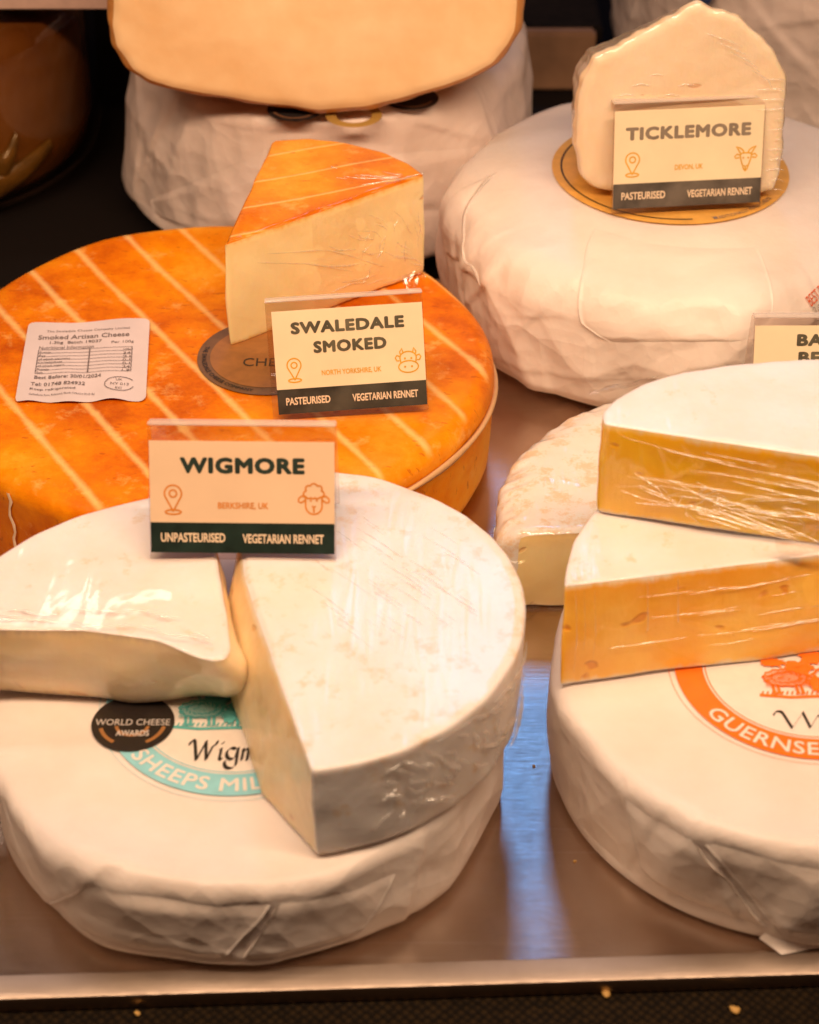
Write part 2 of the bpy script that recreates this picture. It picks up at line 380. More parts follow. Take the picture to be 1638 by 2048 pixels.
# ------------------------------------------------------------------ setting
def m_steel(name='brushed_steel', r0=.19, r1=.26, dk=1.):
    m, nt, p = mat(name); v = coords(nt, (12, 2600, 300)); n = noise(nt, v, 1.0, 4, .7); tg = nd(nt, 'ShaderNodeTangent', direction_type='UV_MAP'); nt.links.new(tg.outputs[0], p.inputs['Tangent'])
    v2 = coords(nt, (1, 1, 1)); n2 = noise(nt, v2, 14, 5, .65)
    sc_ = noise(nt, coords(nt, (3, 260, 1), (0, 0, .9)), 1.4, 2, .5); scr = ramp(nt, sc_, [(.64, (0, 0, 0)), (.70, (1, 1, 1))])
    p.inputs['Metallic'].default_value = 1; c = ramp(nt, n2, [(.3, tuple(x*dk for x in (.52, .40, .32))), (.7, tuple(x*dk for x in (.62, .50, .42)))])
    c = mixc(nt, math_(nt, 'MULTIPLY', scr, .12), c, (.85, .8, .78))
    nt.links.new(c, p.inputs['Base Color'])
    r = nd(nt, 'ShaderNodeMapRange'); r.inputs[3].default_value = r0; r.inputs[4].default_value = r1; p.inputs['Anisotropic'].default_value = .6; nt.links.new(n2, r.inputs[0]); nt.links.new(r.outputs[0], p.inputs['Roughness'])
    nt.links.new(bump(nt, n, .12, .0006), p.inputs['Normal']); return m
STEEL = m_steel()
tray = thing('display_tray', (0, .48, 0), 'brushed stainless steel display tray with folded front lip under the cheeses', 'tray')
yaw = .039
def yaw_pts(P):
    P = np.array(P, float); c, s = math.cos(yaw), math.sin(yaw); Q = P.copy()
    Q[:, 0] = P[:, 0]*c-P[:, 1]*s; Q[:, 1] = P[:, 0]*s+P[:, 1]*c+.4845; return Q
# plate: profile along local y, extruded along x with slight waviness
def tray_part(name, prof, mt):
    xs = np.linspace(-.9, .9, 61); V = []; F = []
    for x in xs:
        for (y, z) in prof: V.append((x, y, z))
    n = len(prof)
    for i in range(len(xs)-1):
        for j in range(n-1): a = i*n+j; F.append((a, a+n, a+n+1, a+1))
    tp = mesh_obj(name, yaw_pts(V), [f[::-1] for f in F], mt, tray)
    uvl = tp.data.uv_layers.new(name='UVMap'); co = np.array([v.co[:2] for v in tp.data.vertices]); li = np.array([l.vertex_index for l in tp.data.loops]); uvl.data.foreach_set('uv', co[li].ravel())
tray_part('tray_plate', [(.53, 0), (.3, 0), (.1, 0), (.02, 0), (.0005, 0)], STEEL)
tray_part('tray_lip', [(.0005, 0), (.0001, -.00003), (-.0005, -.00010), (-.0092, -.00138), (-.0097, -.0016), (-.0099, -.0021), (-.0100, -.0030), (-.0100, -.0085), (-.0095, -.0092)], m_steel('steel_lip', .34, .46, .8))
def m_mat():
    m, nt, p = mat('woven_mat'); v = coords(nt, (1, 1, 1), (0, 0, math.radians(45)))
    ch = nd(nt, 'ShaderNodeTexVoronoi'); ch.feature = 'F1'; ch.inputs['Scale'].default_value = 330; ch.inputs['Randomness'].default_value = .25; nt.links.new(v, ch.inputs['Vector'])
    c = ramp(nt, ch.outputs[0], [(.25, (.030, .017, .006)), (.6, (.004, .0025, .0015))]); n = noise(nt, v, 25, 4, .6)
    c = mixc(nt, math_(nt, 'MULTIPLY', n, .6), c, (.012, .006, .002))
    nt.links.new(c, p.inputs['Base Color']); p.inputs['Roughness'].default_value = .8; p.inputs['Specular IOR Level'].default_value = .12
    inv = math_(nt, 'SUBTRACT', 1.0, ch.outputs[0]); nt.links.new(bump(nt, inv, 1.0, .0012), p.inputs['Normal']); return m
m0, nt0, p0 = mat('black_counter'); p0.inputs['Base Color'].default_value = (.007, .004, .003, 1); p0.inputs['Roughness'].default_value = .75; p0.inputs['Specular IOR Level'].default_value = .15
o = box('counter', (-1.2, .2, -.05), (1.2, 2.0, -.0125), m0, None, 0); tag(o, kind='structure')
MATM = m_mat()
o = box('woven_mat', (-.6, .38, -.0124), (.6, .49, -.0095), MATM, None, .0006); tag(o, 'dark brown woven mat in front of the steel tray lip', 'mat')

# ------------------------------------------------------------------ wheels
def folds_fn(folds, c, r, facet=.0012, nfac=9, seed=1, flat_r=None, lump=.0012, crum=1.0):
    nz = Noise(28, seed); nz2 = Noise(75, seed+50); nr = Noise(60, seed+70, 9); nr2 = Noise(130, seed+80, 9); ph = np.random.RandomState(seed).uniform(0, 6.28, 3)
    def f(V, kinds, nn):
        X = V[..., 0]-c[0]; Y = V[..., 1]-c[1]; Z = V[..., 2]; th = np.arctan2(Y, X); rho = np.hypot(X, Y)
        # unrolled coordinate: on the side it is height, on top it continues inward
        zt = V[..., 2].max(); t = np.where(rho > r*.97, Z, zt+(r-rho))
        d = nz(V)*lump+nz2(V)*lump*.35
        d += facet*(np.cos(nfac*th+ph[0])+.6*np.cos((nfac+4)*th+ph[1])+.5*np.cos(3*th+ph[2]))*np.clip((rho/r-.6)/.4, 0, 1)*.6
        sd = np.clip((rho-r*.93)/(r*.07), 0, 1)
        d += (np.maximum(.5-np.abs(nr(V*[1, 1, .7])), -.15)*.0018+(.5-np.abs(nr2(V*[1, 1, .6])))*.0007)*sd*crum
        for (a, z, ang, L, amp, wd) in folds:
            s = (np.angle(np.exp(1j*(th-math.radians(a)))))*r; q = t-z
            ca, sa = math.cos(math.radians(ang)), math.sin(math.radians(ang))
            along = s*ca+q*sa; per = -s*sa+q*ca
            win = 1/(1+np.exp((np.abs(along)-L/2)/(.15*L)))
            step = 1/(1+np.exp(-np.clip(per/.0008, -50, 50)))
            d += amp*win*step*np.exp(-np.maximum(per, 0)/wd)
        if flat_r: 
            k = np.clip((rho-flat_r)/(r*.95-flat_r), 0, 1); d = np.where(nn[..., 2] > .5, d*k*k, d)
        d = np.where(nn[..., 2] < -.5, 0, d)
        return d
    return f
def wheel(root, name, c, r, h, z0, m, folds, bevel=.006, N=620, M_=42, seed=1, facet=.0012, flat_r=.06, lump=.0012, squash=None, caps=34, nfac=9, crum=1.0):
    t = np.linspace(0, 2*math.pi, N, endpoint=False); out = np.c_[c[0]+r*np.cos(t), c[1]+r*np.sin(t)]
    V, k = slab(out, z0, z0+h, bevel, c, M_, caps, None, folds_fn(folds, c, r, facet, nfac, seed, flat_r, lump, crum), nbev=7, bot_inset=.003)
    if squash is not None: V = squash(V)
    V[..., 2] = np.maximum(V[..., 2], z0)
    emit(name, V, None, m, root, True, True)
    return V
def flap(root, name, V, quad, m, off=.0011, n=44, seed=1, curl=.0):
    """an overlapping sheet of paper lying on the wheel between four surface points (given where the photograph shows its corners)"""
    dr = np.gradient(V, axis=0); dc = np.roll(V, -1, 1)-np.roll(V, 1, 1)
    nn = np.cross(dc, dr); nn /= np.maximum(np.linalg.norm(nn, axis=2), 1e-12)[..., None]
    cp = np.array([0, 0, CAMH]); D = cp-V; face = (D*nn).sum(-1) > 0
    F = np.array([0, math.cos(PITCH), -math.sin(PITCH)]); U = np.array([0, math.sin(PITCH), math.cos(PITCH)])
    dep = (-D) @ F; pu = 819+FPX*(-D)[..., 0]/dep; pv = 1024-FPX*((-D) @ U)/dep; N = V.shape[1]
    ij = []
    for (u, v) in quad:
        e = np.hypot(pu-u, pv-v)+np.where(face, 0, 1e6); k = int(np.argmin(e)); ij.append((k//N, k % N))
    j0 = ij[0][1]; ij = [(a, j0+((b-j0+N//2) % N)-N//2) for a, b in ij]
    nz = Noise(90, seed); P = []; Fc = []
    for a in range(n+1):
        for b in range(n+1):
            s, t = a/n, b/n
            r = (ij[0][0]*(1-s)+ij[1][0]*s)*(1-t)+(ij[3][0]*(1-s)+ij[2][0]*s)*t
            c = (ij[0][1]*(1-s)+ij[1][1]*s)*(1-t)+(ij[3][1]*(1-s)+ij[2][1]*s)*t
            r0 = int(min(max(r, 0), V.shape[0]-2)); fr = r-r0; c0 = int(math.floor(c)); fc = c-c0
            q = (V[r0, c0 % N]*(1-fc)+V[r0, (c0+1) % N]*fc)*(1-fr)+(V[r0+1, c0 % N]*(1-fc)+V[r0+1, (c0+1) % N]*fc)*fr
            e = min(s, 1-s, t, 1-t); k = off*(.7+.3*min(1, e/.15))+curl*math.exp(-e/.04)
            ed = min(1, t/.25)*min(1, (1-t)/.2); ed = ed*ed*(3-2*ed); P.append(q+nn[r0, c0 % N]*((k+abs(nz(q))*off*.5)*ed-off*.4*(1-ed)))
    for a in range(n):
        for b in range(n): k = a*(n+1)+b; Fc.append((k, k+n+1, k+n+2, k+1))
    # turned-under rim so that the sheet has an edge
    rim = [a*(n+1) for a in range(n+1)]+[n*(n+1)+b for b in range(1, n+1)]+[a*(n+1)+n for a in range(n-1, -1, -1)]+[b for b in range(n-1, 0, -1)]
    base = len(P)
    for k in rim: P.append(P[k]*1.0)
    ctr = np.mean(P[:base], 0); cax = V[-1].mean(0); cax[2] = V[..., 2].mean()
    for q, k in enumerate(rim): P[base+q] = P[k]+(cax-P[k])/np.linalg.norm(cax-P[k])*off
    m_ = len(rim)
    for q in range(m_): Fc.append((rim[q], rim[(q+1) % m_], base+(q+1) % m_, base+q))
    return mesh_obj(name, P, Fc, m, root)
def rand_folds(n, seed, a0=180, a1=360, amp=.0012, h=.05):
    r = np.random.RandomState(seed); L = []
    for i in range(n):
        L.append((r.uniform(a0, a1), r.uniform(0, h), r.choice([60, 75, 90, 105, 120, 15, 165])+r.uniform(-12, 12), r.uniform(.03, .08), r.uniform(.3, .9)*amp*(1 if r.rand() > .3 else -1), r.uniform(.006, .02)))
    return L

# --- the smoked wheel
sm_c = (-.0996, .8305); root = thing('smoked_cheese', (sm_c[0], sm_c[1], 0), 'whole orange smoked cheese wheel with pale diagonal stripes, lying on the tray', 'cheese wheel')
SM = m_smoked('smoked_rind', math.atan2(.538, .843), .0305, 0, lw=.085, coat=.06, fs=.35, rough=.3)
wheel(root, 'rind', sm_c, .143, .062, 0, SM, rand_folds(5, 3, 180, 360, .0006), bevel=.010, seed=4, facet=.0004, flat_r=.08, lump=.0007, N=500, crum=0)
# pale twine band under the rim on the right
t = np.radians(np.linspace(-70, 12, 60)); rr = .1447
V = []; F = []
for i, a in enumerate(t):
    zc = .0445+.006*math.sin(i*.05+.5); wd = .0016+.0006*math.sin(i*.31)
    for q, (dr, dz) in enumerate(((0, -wd), (.0007, 0), (0, wd), (-.003, 0))): V.append((sm_c[0]+(rr+dr)*math.cos(a), sm_c[1]+(rr+dr)*math.sin(a), zc+dz))
for i in range(len(t)-1):
    for q in range(4): a = i*4+q; b = i*4+(q+1) % 4; F.append((a, b, b+4, a+4))
mesh_obj('rim_band', V, F, m_flat('pale_band', (.66, .38, .17), .6), root)
t = np.radians(np.linspace(-150, -120, 12)); V = []; F = []
# crack on the left side
P0 = np.array([(-.1585, .0)])
pts = [(232.5+.5*math.sin(i*1.7), .056-.0045*i) for i in range(10)]
for i, (a, z) in enumerate(pts):
    a = math.radians(a); wv = .0009+.0003*math.sin(i*2.1)
    tx, ty = -math.sin(a), math.cos(a); px = sm_c[0]+.1436*math.cos(a); py = sm_c[1]+.1436*math.sin(a)
    V += [(px-tx*wv, py-ty*wv, z), (px+tx*wv, py+ty*wv, z), (px+.0008*math.cos(a), py+.0008*math.sin(a), z)]
for i in range(9):
    a = i*3; F += [(a, a+2, a+5, a+3), (a+2, a+1, a+4, a+5)]
mesh_obj('crack', V, F, m_flat('pale_crack', (.85, .62, .42), .6), root)
LB = m_flat('brown_label', (.32, .125, .03), .5, .2, .1); LBD = m_flat('dark_brown_label', (.16, .075, .03), .5, .2, .15)
lc = (-.0716, .826); ZL = .0628
lab = mesh_obj('round_label', *disc_mesh(lc, .0365, ZL), LBD, root, False)
mesh_obj('label_face', *disc_mesh(lc, .0300, ZL+.0002), LB, lab, False)
p_ = [text_arc('THE SWALEDALE CHEESE COMPANY', lc, .0330, .0024, -148, 95, ZL+.0003, .02)]
mesh_obj('label_lettering', *merge(p_), BLACK_INK, lab, False)
a_ = at(486, 727, ZL); b_ = at(572, 727, ZL)
mesh_obj('label_lettering', *merge([text_fit('CHEESE', a_[0], a_[0]+.030, a_[1]+.0008, .0075, ZL+.0004, .0)]), BLACK_INK, lab, False)
# white nutrition sticker with wavy edges
TL, TR, BR, BL = (np.array(at(*q, .0625)[:2]) for q in ((58, 650), (300, 640), (292, 802), (30, 808)))
def stick(s, t):  # s right, t up
    p = (BL*(1-s)+BR*s)*(1-t)+(TL*(1-s)+TR*s)*t; return p
nS = 40; V = []; F = []
def stz(s, t): return .0634+.0007*math.sin(s*19+t*3)*(1-t)**2+.0004*math.sin(s*7+2)*t
for i in range(nS+1):
    for j in range(nS+1):
        s, t_ = i/nS, j/nS; cx = min(s, 1-s); cy = min(t_, 1-t_); k = .05
        s2, t2 = s, t_
        if cx < k and cy < k:
            dx, dy = k-cx, k-cy; L = math.hypot(dx, dy)
            if L > k: f_ = k/L; dx *= f_; dy *= f_; s2 = (k-dx) if s < .5 else 1-(k-dx); t2 = (k-dy) if t_ < .5 else 1-(k-dy)
        p = stick(s2, t2+.012*math.sin(s*11)*(1-t_)+.008*math.sin(s*9+1)*t_); V.append((p[0], p[1], stz(s, t_)))
for i in range(nS):
    for j in range(nS): a = i*(nS+1)+j; F.append((a, a+nS+1, a+nS+2, a+1))
WST = m_flat('white_sticker', (.74, .62, .61), .45, .15, .04, scale=30)
stk = mesh_obj('nutrition_sticker', V, F, WST, root)
def on_stick(VF, off=.0003):
    V, F = VF; Q = []
    for x, y, z in V:
        p = stick(x, y); Q.append((p[0], p[1], stz(x, y)+off+z))
    return np.array(Q), F
pr = []
T_ = lambda s, x0, x1, y, h, b=.0: pr.append(on_stick(text_fit(s, x0, x1, y, h, 0, b)))
T_('The Swaledale Cheese Company Limited', .16, .84, .875, .035); T_('Smoked Artisan Cheese', .10, .84, .80, .055, .012)
T_('1.3kg  Batch 19037', .20, .62, .725, .045, .012); T_('Nutritional Information', .12, .56, .665, .04); T_('Per 100g', .70, .88, .70, .04)
for i, (s, x1, n_) in enumerate((('Energy', .22, '1698kJ'), ('Fat', .18, '34'), ('of which saturates', .38, '21'), ('Carbohydrate', .32, '0.1'), ('of which sugars', .34, '0.1'), ('Protein', .22, '24'), ('Salt', .18, '1.8'))):
    y = .605-.042*i; T_(s, .13, x1, y, .028); T_(n_, .80, .86, y, .028)
T_('Best Before: 30/01/2024', .12, .64, .295, .04, .012); T_('Tel: 01748 824932', .10, .52, .21, .04, .012); T_('Keep refrigerated', .10, .45, .145, .034, .006)
T_('Gallowfields Farm, Richmond, North Yorkshire DL10 4LJ', .10, .60, .08, .030)
T_('UK', .76, .81, .235, .025); T_('NY 013', .72, .86, .185, .03); T_('EC', .76, .81, .135, .025)
def densify(P, k=12):
    Q = []; 
    for a, b in zip(P[:-1], P[1:]):
        for i in range(k): Q.append((a[0]+(b[0]-a[0])*i/k, a[1]+(b[1]-a[1])*i/k))
    return Q+[P[-1]]
for y in [.635-.042*i for i in range(8)]: pr.append(on_stick(ribbon(densify([(.12, y), (.87, y)]), .004)))
for x, w_ in ((.12, .006), (.53, .010), (.87, .006)): pr.append(on_stick(ribbon(densify([(x, .341), (x, .635)]), w_)))
e = [(.79+.115*math.cos(a), .185+.082*math.sin(a)) for a in np.linspace(.5, 5.9, 40)]; pr.append(on_stick(ribbon(e, .006)))
mesh_obj('sticker_print', *merge([(V*1, F) for V, F in pr]), GREY_INK, stk, False)

# --- generic cut piece with rind and paste parts
def piece(root, outline, z0, z1, paste_mask_fn, rind_m, paste_m, bevel=.002, center=None, M_=16, caps=14, bulge=0., N=360, seed=3, lump=.0006, bot_inset=0., round_k=3, M=None, rag=.0005, post=None, side_rind='rind', freq=60, names=('rind', 'paste')):
    P = round_poly(resample(outline, N), round_k)
    A = .5*np.sum(P[:, 0]*np.roll(P[:, 1], -1)-np.roll(P[:, 0], -1)*P[:, 1])
    if A < 0: P = P[::-1]
    pm = np.array([bool(paste_mask_fn(x, y)) for x, y in P])
    b = np.where(pm, bulge, bulge*.2); b = np.convolve(np.r_[b[-9:], b, b[:9]], np.ones(19)/19, 'valid')
    n1 = Noise(freq, seed); n2 = Noise(freq*5, seed+9)
    V, k = slab(P, z0, z1, bevel, center, M_, caps, b, lambda V, kk, nn: n1(V)*lump+n2(V)*rag*.35*(np.abs(nn[..., 2]) < .9), 4, bot_inset)
    R, N_, _ = V.shape
    if post is not None: V = post(V)
    mask = np.zeros((R-1, N_), bool)
    for i in range(R-1):
        if k[i] in (1, 2) or (k[i] == 3 and k[i+1] == 3 and i < R-1): mask[i] = pm
    # the paste runs up to the middle of the upper bevel only
    top3 = [i for i in range(R) if k[i] == 3]
    for i in top3[1:]: mask[i] = False
    bot = [i for i in range(R) if k[i] == 1]
    for i in bot[:2]: mask[i] = False
    a = emit(names[0], V, ~mask, rind_m, root, True, True, M)
    p = emit(names[1], V, mask, paste_m, root, M=M) if mask.any() else None
    return a, p

# --- Swaledale wedge
WS_R = m_smoked('smoked_wedge_rind', math.radians(112), .026, .22, None, .045, fs=.8, coat=.6, rough=.10)
tip = np.array((-.0925, .8345)); bl = np.array((-.0745, .952)); rt = np.array((.0085, .912)) 
z0 = .0622; root = thing('smoked_cheese_wedge', (tip[0], tip[1], z0), 'film wrapped wedge of smoked cheese with orange striped rind on the smoked wheel', 'cheese wedge')
WS_P = m_paste('smoked_paste', (.97, .82, .46), (.96, .76, .38), (.86, .42, .05), 0, .060, .0035, .74, .2, .9, .35, .2)
out = [tuple(tip), tuple(rt)]+[tuple(q) for q in (np.array([0.001, .925]), np.array([-.012, .939]), np.array([-.034, .9505]), np.array([-.055, .955]))]+[tuple(bl)]
side = lambda x, y: (y-.8345) < (x+.0925)*1.02+.004 or x < -.0725-(.952-y)*.12
piece(root, out, z0, z0+.060, side, WS_R, WS_P, .0022, (-.05, .91), 24, 18, .0008, 420, 5, .0005, round_k=10)
def crumple(name, pts, parent, seed, amp=.004, n=14):
    """a crumpled patch of film through four corner points"""
    a, b, c, d = (np.array(p) for p in pts); nz = Noise(260, seed); nz2 = Noise(600, seed+1); V = []; F = []
    for i in range(n+1):
        for j in range(n+1):
            s, t = i/n, j/n; p = (a*(1-s)+b*s)*(1-t)+(d*(1-s)+c*s)*t
            q = np.array([nz(p), nz(p+.3), nz(p+.7)])*amp+np.array([nz2(p), nz2(p+.2), nz2(p+.5)])*amp*.35
            V.append(p+q*(.25+.75*math.sin(math.pi*t)))
    for i in range(n):
        for j in range(n): k = i*(n+1)+j; F.append((k, k+n+1, k+n+2, k+1))
    return mesh_obj(name, V, F, FILM, parent, False)
crumple('cling_film', [aty(800, 578, .893), aty(850, 560, .897), aty(846, 535, .900), aty(800, 548, .897)], root, 8, .003, 10)

def film_sheet(parent, a, b, z0, z1, nrm, seed, amp=.0012, off=.0012, fx=1., n=(150, 60), tilt=0.):
    a = np.array(a); b = np.array(b); nrm = np.array([*nrm, 0.]); nrm /= np.linalg.norm(nrm); A = Noise(95, seed, 7); B = Noise(260, seed+1, 8); V = []; F = []
    sk = np.random.RandomState(seed).uniform(.3, .9)
    for i in range(n[0]+1):
        for j in range(n[1]+1):
            s, t = i/n[0], j/n[1]; p = np.array([*(a*(1-s)+b*s), z0+(z1-z0)*t]); q = p*np.array([1, 1, 1.5])+np.array([t*sk*.03, 0, s*.02])
            r = (1-min(abs(A(q)), 1))**12*amp*.8+(1-min(abs(B(q)), 1))**8*amp*.22
            e = min(s, 1-s, t, 1-t); r *= min(1, e/.06); V.append(p+nrm*(off+r-.4*amp)+np.array([0, -tilt*(.5-t), 0]))
    for i in range(n[0]):
        for j in range(n[1]): k = i*(n[1]+1)+j; F.append((k, k+n[1]+1, k+n[1]+2, k+1))
    return mesh_obj('cling_film', V, F, FILM2, parent)
def creases(parent, fm, lines, seed=1, wid=.0007, hgt=.0005, name='film_crease'):
    r = np.random.RandomState(seed); Vs = []; Fs = []; o = 0
    for L in lines:
        P = np.array(L, float); m = 26; tt = np.linspace(0, len(P)-1, m)
        q = np.c_[np.interp(tt, range(len(P)), P[:, 0]), np.interp(tt, range(len(P)), P[:, 1])]
        for _ in range(4): q[1:-1] = (q[:-2]+2*q[1:-1]+q[2:])/4
        A = np.array([fm(a, b)[0] for a, b in q]); Nn = np.array([fm(a, b)[1] for a, b in q]); T = np.gradient(A, axis=0); T /= np.linalg.norm(T, axis=1)[:, None]+1e-12
        B = np.cross(T, Nn); k = np.sin(np.linspace(.05, math.pi-.05, m))**.6*(1+.4*np.sin(np.arange(m)*r.uniform(.5, 1.8)))*r.uniform(.4, 1.1)
        for i in range(m):
            for a_, b_ in ((-1, -.1), (-.5, .75), (0, 1), (.5, .75), (1, -.1)): Vs.append(A[i]+B[i]*a_*wid*.5*k[i]+Nn[i]*b_*hgt*k[i])
        for i in range(m-1):
            for c in range(4): a = o+i*5+c; Fs.append((a, a+1, a+6, a+5))
        o += m*5
    return mesh_obj(name, Vs, Fs, CREASE, parent)
CREASE = bpy.data.materials.new('film_crease'); CREASE.use_nodes = True; nt = CREASE.node_tree; nt.nodes.clear()
o_ = nd(nt, 'ShaderNodeOutputMaterial'); mx = nd(nt, 'ShaderNodeMixShader'); tr = nd(nt, 'ShaderNodeBsdfTransparent'); gl = nd(nt, 'ShaderNodeBsdfGlossy'); gl.inputs['Roughness'].default_value = .16
mx.inputs[0].default_value = .34; df = nd(nt, 'ShaderNodeBsdfDiffuse'); df.inputs[0].default_value = (.95, .92, .90, 1); m2 = nd(nt, 'ShaderNodeMixShader'); m2.inputs[0].default_value = .45; nt.links.new(gl.outputs[0], m2.inputs[1]); nt.links.new(df.outputs[0], m2.inputs[2])
nt.links.new(tr.outputs[0], mx.inputs[1]); nt.links.new(m2.outputs[0], mx.inputs[2]); nt.links.new(mx.outputs[0], o_.inputs[0])
def wallmap(a, b, z0, z1, nrm, off=.0012, tilt=0.):
    a = np.array(a); b = np.array(b); nn = np.array([*nrm, 0.]); nn /= np.linalg.norm(nn)
    return lambda s, t: (np.array([*(a*(1-s)+b*s), z0+(z1-z0)*t])+nn*off+np.array([0, -tilt*(.5-t), 0]), nn)
def fan(seed, n, src, spread, s0=(0, 1), t0=(0, 1), L=(.1, .4)):
    r = np.random.RandomState(seed); out = []
    for i in range(n):
        s, t = r.uniform(*s0), r.uniform(*t0); d = np.array([src[0]-s, (src[1]-t)*spread]); d /= np.linalg.norm(d)+1e-9; l = r.uniform(*L)
        p = np.array([s, t]); c = p+d*l*.5+r.normal(size=2)*l*.10; e = p+d*l
        out.append(np.clip([p, c, e], .01, .99))
    return out
FILM2 = m_acrylic('tight_film', (.998, .985, .975), .07, .9)
film_sheet(root, tip+(rt-tip)*.42, tip+(rt-tip)*.99, z0+.002, z0+.056, (1, -1.3), 5, .0012)
wm = wallmap(tip, rt, z0+.001, z0+.058, (1, -1.3), .0009)
creases(root, wm, fan(3, 20, (1.0, .05), .8, (.45, .97), (.05, .98), (.06, .3))+fan(4, 10, (.9, 1.0), 1.0, (.6, .97), (.1, .6), (.05, .25))+[[(.15, .75), (.4, .55), (.62, .30)], [(.2, .80), (.5, .62), (.8, .2)]], 3)
wt = lambda s, t: (np.array([tip[0]+(rt[0]-tip[0])*s+t*(bl[0]-tip[0])*(1-s)*.9, tip[1]+(rt[1]-tip[1])*s+t*(bl[1]-tip[1])*(1-s)*.9, z0+.0604]), np.array([0, 0, 1.]))
creases(root, wt, fan(6, 16, (1.0, .3), 1.0, (.4, .95), (.05, .9), (.05, .25)), 6)
# --- Wigmore bottom wheel
wb_c = (-.070, .5860); WBR = .1070
root = thing('wrapped_cheese', (wb_c[0], wb_c[1], 0), 'paper wrapped cheese wheel with pale blue ring label, lying on the tray at front left', 'cheese wheel')
fl = rand_folds(12, 12, 185, 355, .0010, .040)+[(236, .026, 48, .07, .0022, .010), (312, .02, 75, .06, .002, .01)]
Vw = wheel(root, 'wrapping_paper', wb_c, WBR, .0475, 0, PAPER, fl, bevel=.007, seed=21, facet=.0013, flat_r=.068, lump=.0016, N=760, M_=48)
flap(root, 'paper_flap', Vw, ((195, 1728), (548, 1790), (440, 1944), (95, 1815)), PAPER, seed=3)
flap(root, 'paper_flap', Vw, ((566, 1790), (800, 1735), (716, 1905), (482, 1935)), PAPER, seed=4)
def m_label(name, col): return m_flat(name, col, .5, .15, .05)
BLUE = m_label('pale_blue_print', (.27, .62, .70)); TEAL = m_label('teal_print', (.10, .42, .42)); OFFW = m_flat('label_white', (.80, .72, .66), .45, .15, .03)
ORNG = m_label('orange_print', (.90, .18, .006))
def sheep_print(c, sc_, z, seed):
    """loose engraved shapes of grazing animals: blobs and strokes"""
    r = np.random.RandomState(seed); parts = []
    def blob(x, y, rx, ry, n=26, j=.18):
        t = np.linspace(0, 2*math.pi, n, endpoint=False); k = 1+j*r.uniform(-1, 1, n)
        V = [(c[0]+x*sc_, c[1]+y*sc_, z)]+[(c[0]+(x+rx*math.cos(a)*q)*sc_, c[1]+(y+ry*math.sin(a)*q)*sc_, z) for a, q in zip(t, k)]
        return np.array(V), [(0, i+1, (i+1) % n+1) for i in range(n)]
    def st(P, w_): return ribbon([(c[0]+x*sc_, c[1]+y*sc_) for x, y in P], w_*sc_, z=z)
    return blob, st
def ring_label(root, c, z, col, col2, word, a_mid, span, script, sx0, sx1, syc, sh, k=1., ex=0.):
    lab = mesh_obj('round_label', *disc_mesh(c, .0425*k, z, 96), OFFW, root, False)
    mesh_obj('ring_print', *disc_mesh(c, .0545*k, z+.00015, 120, .0427*k), col, lab, False)
    mesh_obj('ring_outline', *merge([disc_mesh(c, .0418*k, z+.0002, 120, .0413*k), disc_mesh(c, .0572*k, z, 120, .0570*k)]), col, lab, False)
    mesh_obj('ring_lettering', *merge([text_arc(word, c, .0487*k, .0072, a_mid, span, z+.00035, .015)]), OFFW, lab, False)
    blob, st = sheep_print((c[0]+ex, c[1]), .001, z+.0003, 5)
    ps = []; y0 = -15.5
    ps += [st([(-27, y0), (-15, y0-1.3), (0, y0-.6), (14, y0-1.4), (27, y0)], 1.6)]
    for k in range(26): x = -26+2*k; ps.append(st([(x, y0+.2), (x+.8, y0+2.2)], .7))
    for bx, by, f_ in ((-15, -5.2, 1), (6, -3.8, -1)):
        t = np.linspace(0, 2*math.pi, 46); wob = 1+.06*np.sin(t*13)
        ps.append(st([(bx+9*math.cos(a)*q, by+5.2*math.sin(a)*q) for a, q in zip(t, wob)], .8))
        for lx in (-6, -4, 3.5, 5.5): ps.append(st([(bx+lx, by-4.3), (bx+lx+.4, y0+.3)], 1.3))
        ps.append(st([(bx+8*f_, by+2), (bx+12*f_, by-1), (bx+13.5*f_, by-4.6), (bx+11.5*f_, by-5.4), (bx+9*f_, by-1)], 1.0))
        for k in range(14):
            a = 2*math.pi*k/14; ps.append(st([(bx+5.4*math.cos(a), by+2.8*math.sin(a)), (bx+6.6*math.cos(a+.4), by+3.6*math.sin(a+.4))], .7))
    ps += [blob(17, -2, 4.5, 9), blob(-3, -9, 2.6, 5.2), blob(21, -10, 4, 4.5), blob(14.5, -12, 2.2, 2.4), blob(-8, .5, 5.5, 4.5, 34, .3), blob(-2.5, 7, 4.5, 4, 26, .3), blob(9, 5.5, 7, 4.5, 34, .3), blob(18, 10, 5, 3.5), blob(-19, 4, 5, 3, 30, .35)]
    rr = np.random.RandomState(9)
    for k in range(46):
        x, y = rr.uniform(-25, 24), rr.uniform(y0+1, 4); a = rr.uniform(.3, 1.4); L = rr.uniform(1, 3.2)
        ps.append(st([(x, y), (x+L*.5*math.cos(a)+.3, y+L*.5*math.sin(a)), (x+L*math.cos(a), y+L*math.sin(a))], rr.uniform(.3, .8)))
    for k in range(26):
        t = k/25; ps.append(st([(-24+18*t, -4.5+3.5*math.sin(t*3)), (-23.2+18*t, -9+2*math.sin(t*5)), (-23.6+18*t, -11)], .35))
    mesh_obj('animal_print', *merge(ps), col2, lab, False)
    mesh_obj('name_lettering', *merge(script(sx0, sx1, syc, sh, z+.0003)), BLACK_INK, lab, False)
    return lab
def arcp(cx, cy, rx, ry, a0, a1, n=14): return [(cx+rx*math.cos(math.radians(a)), cy+ry*math.sin(math.radians(a))) for a in np.linspace(a0, a1, n)]
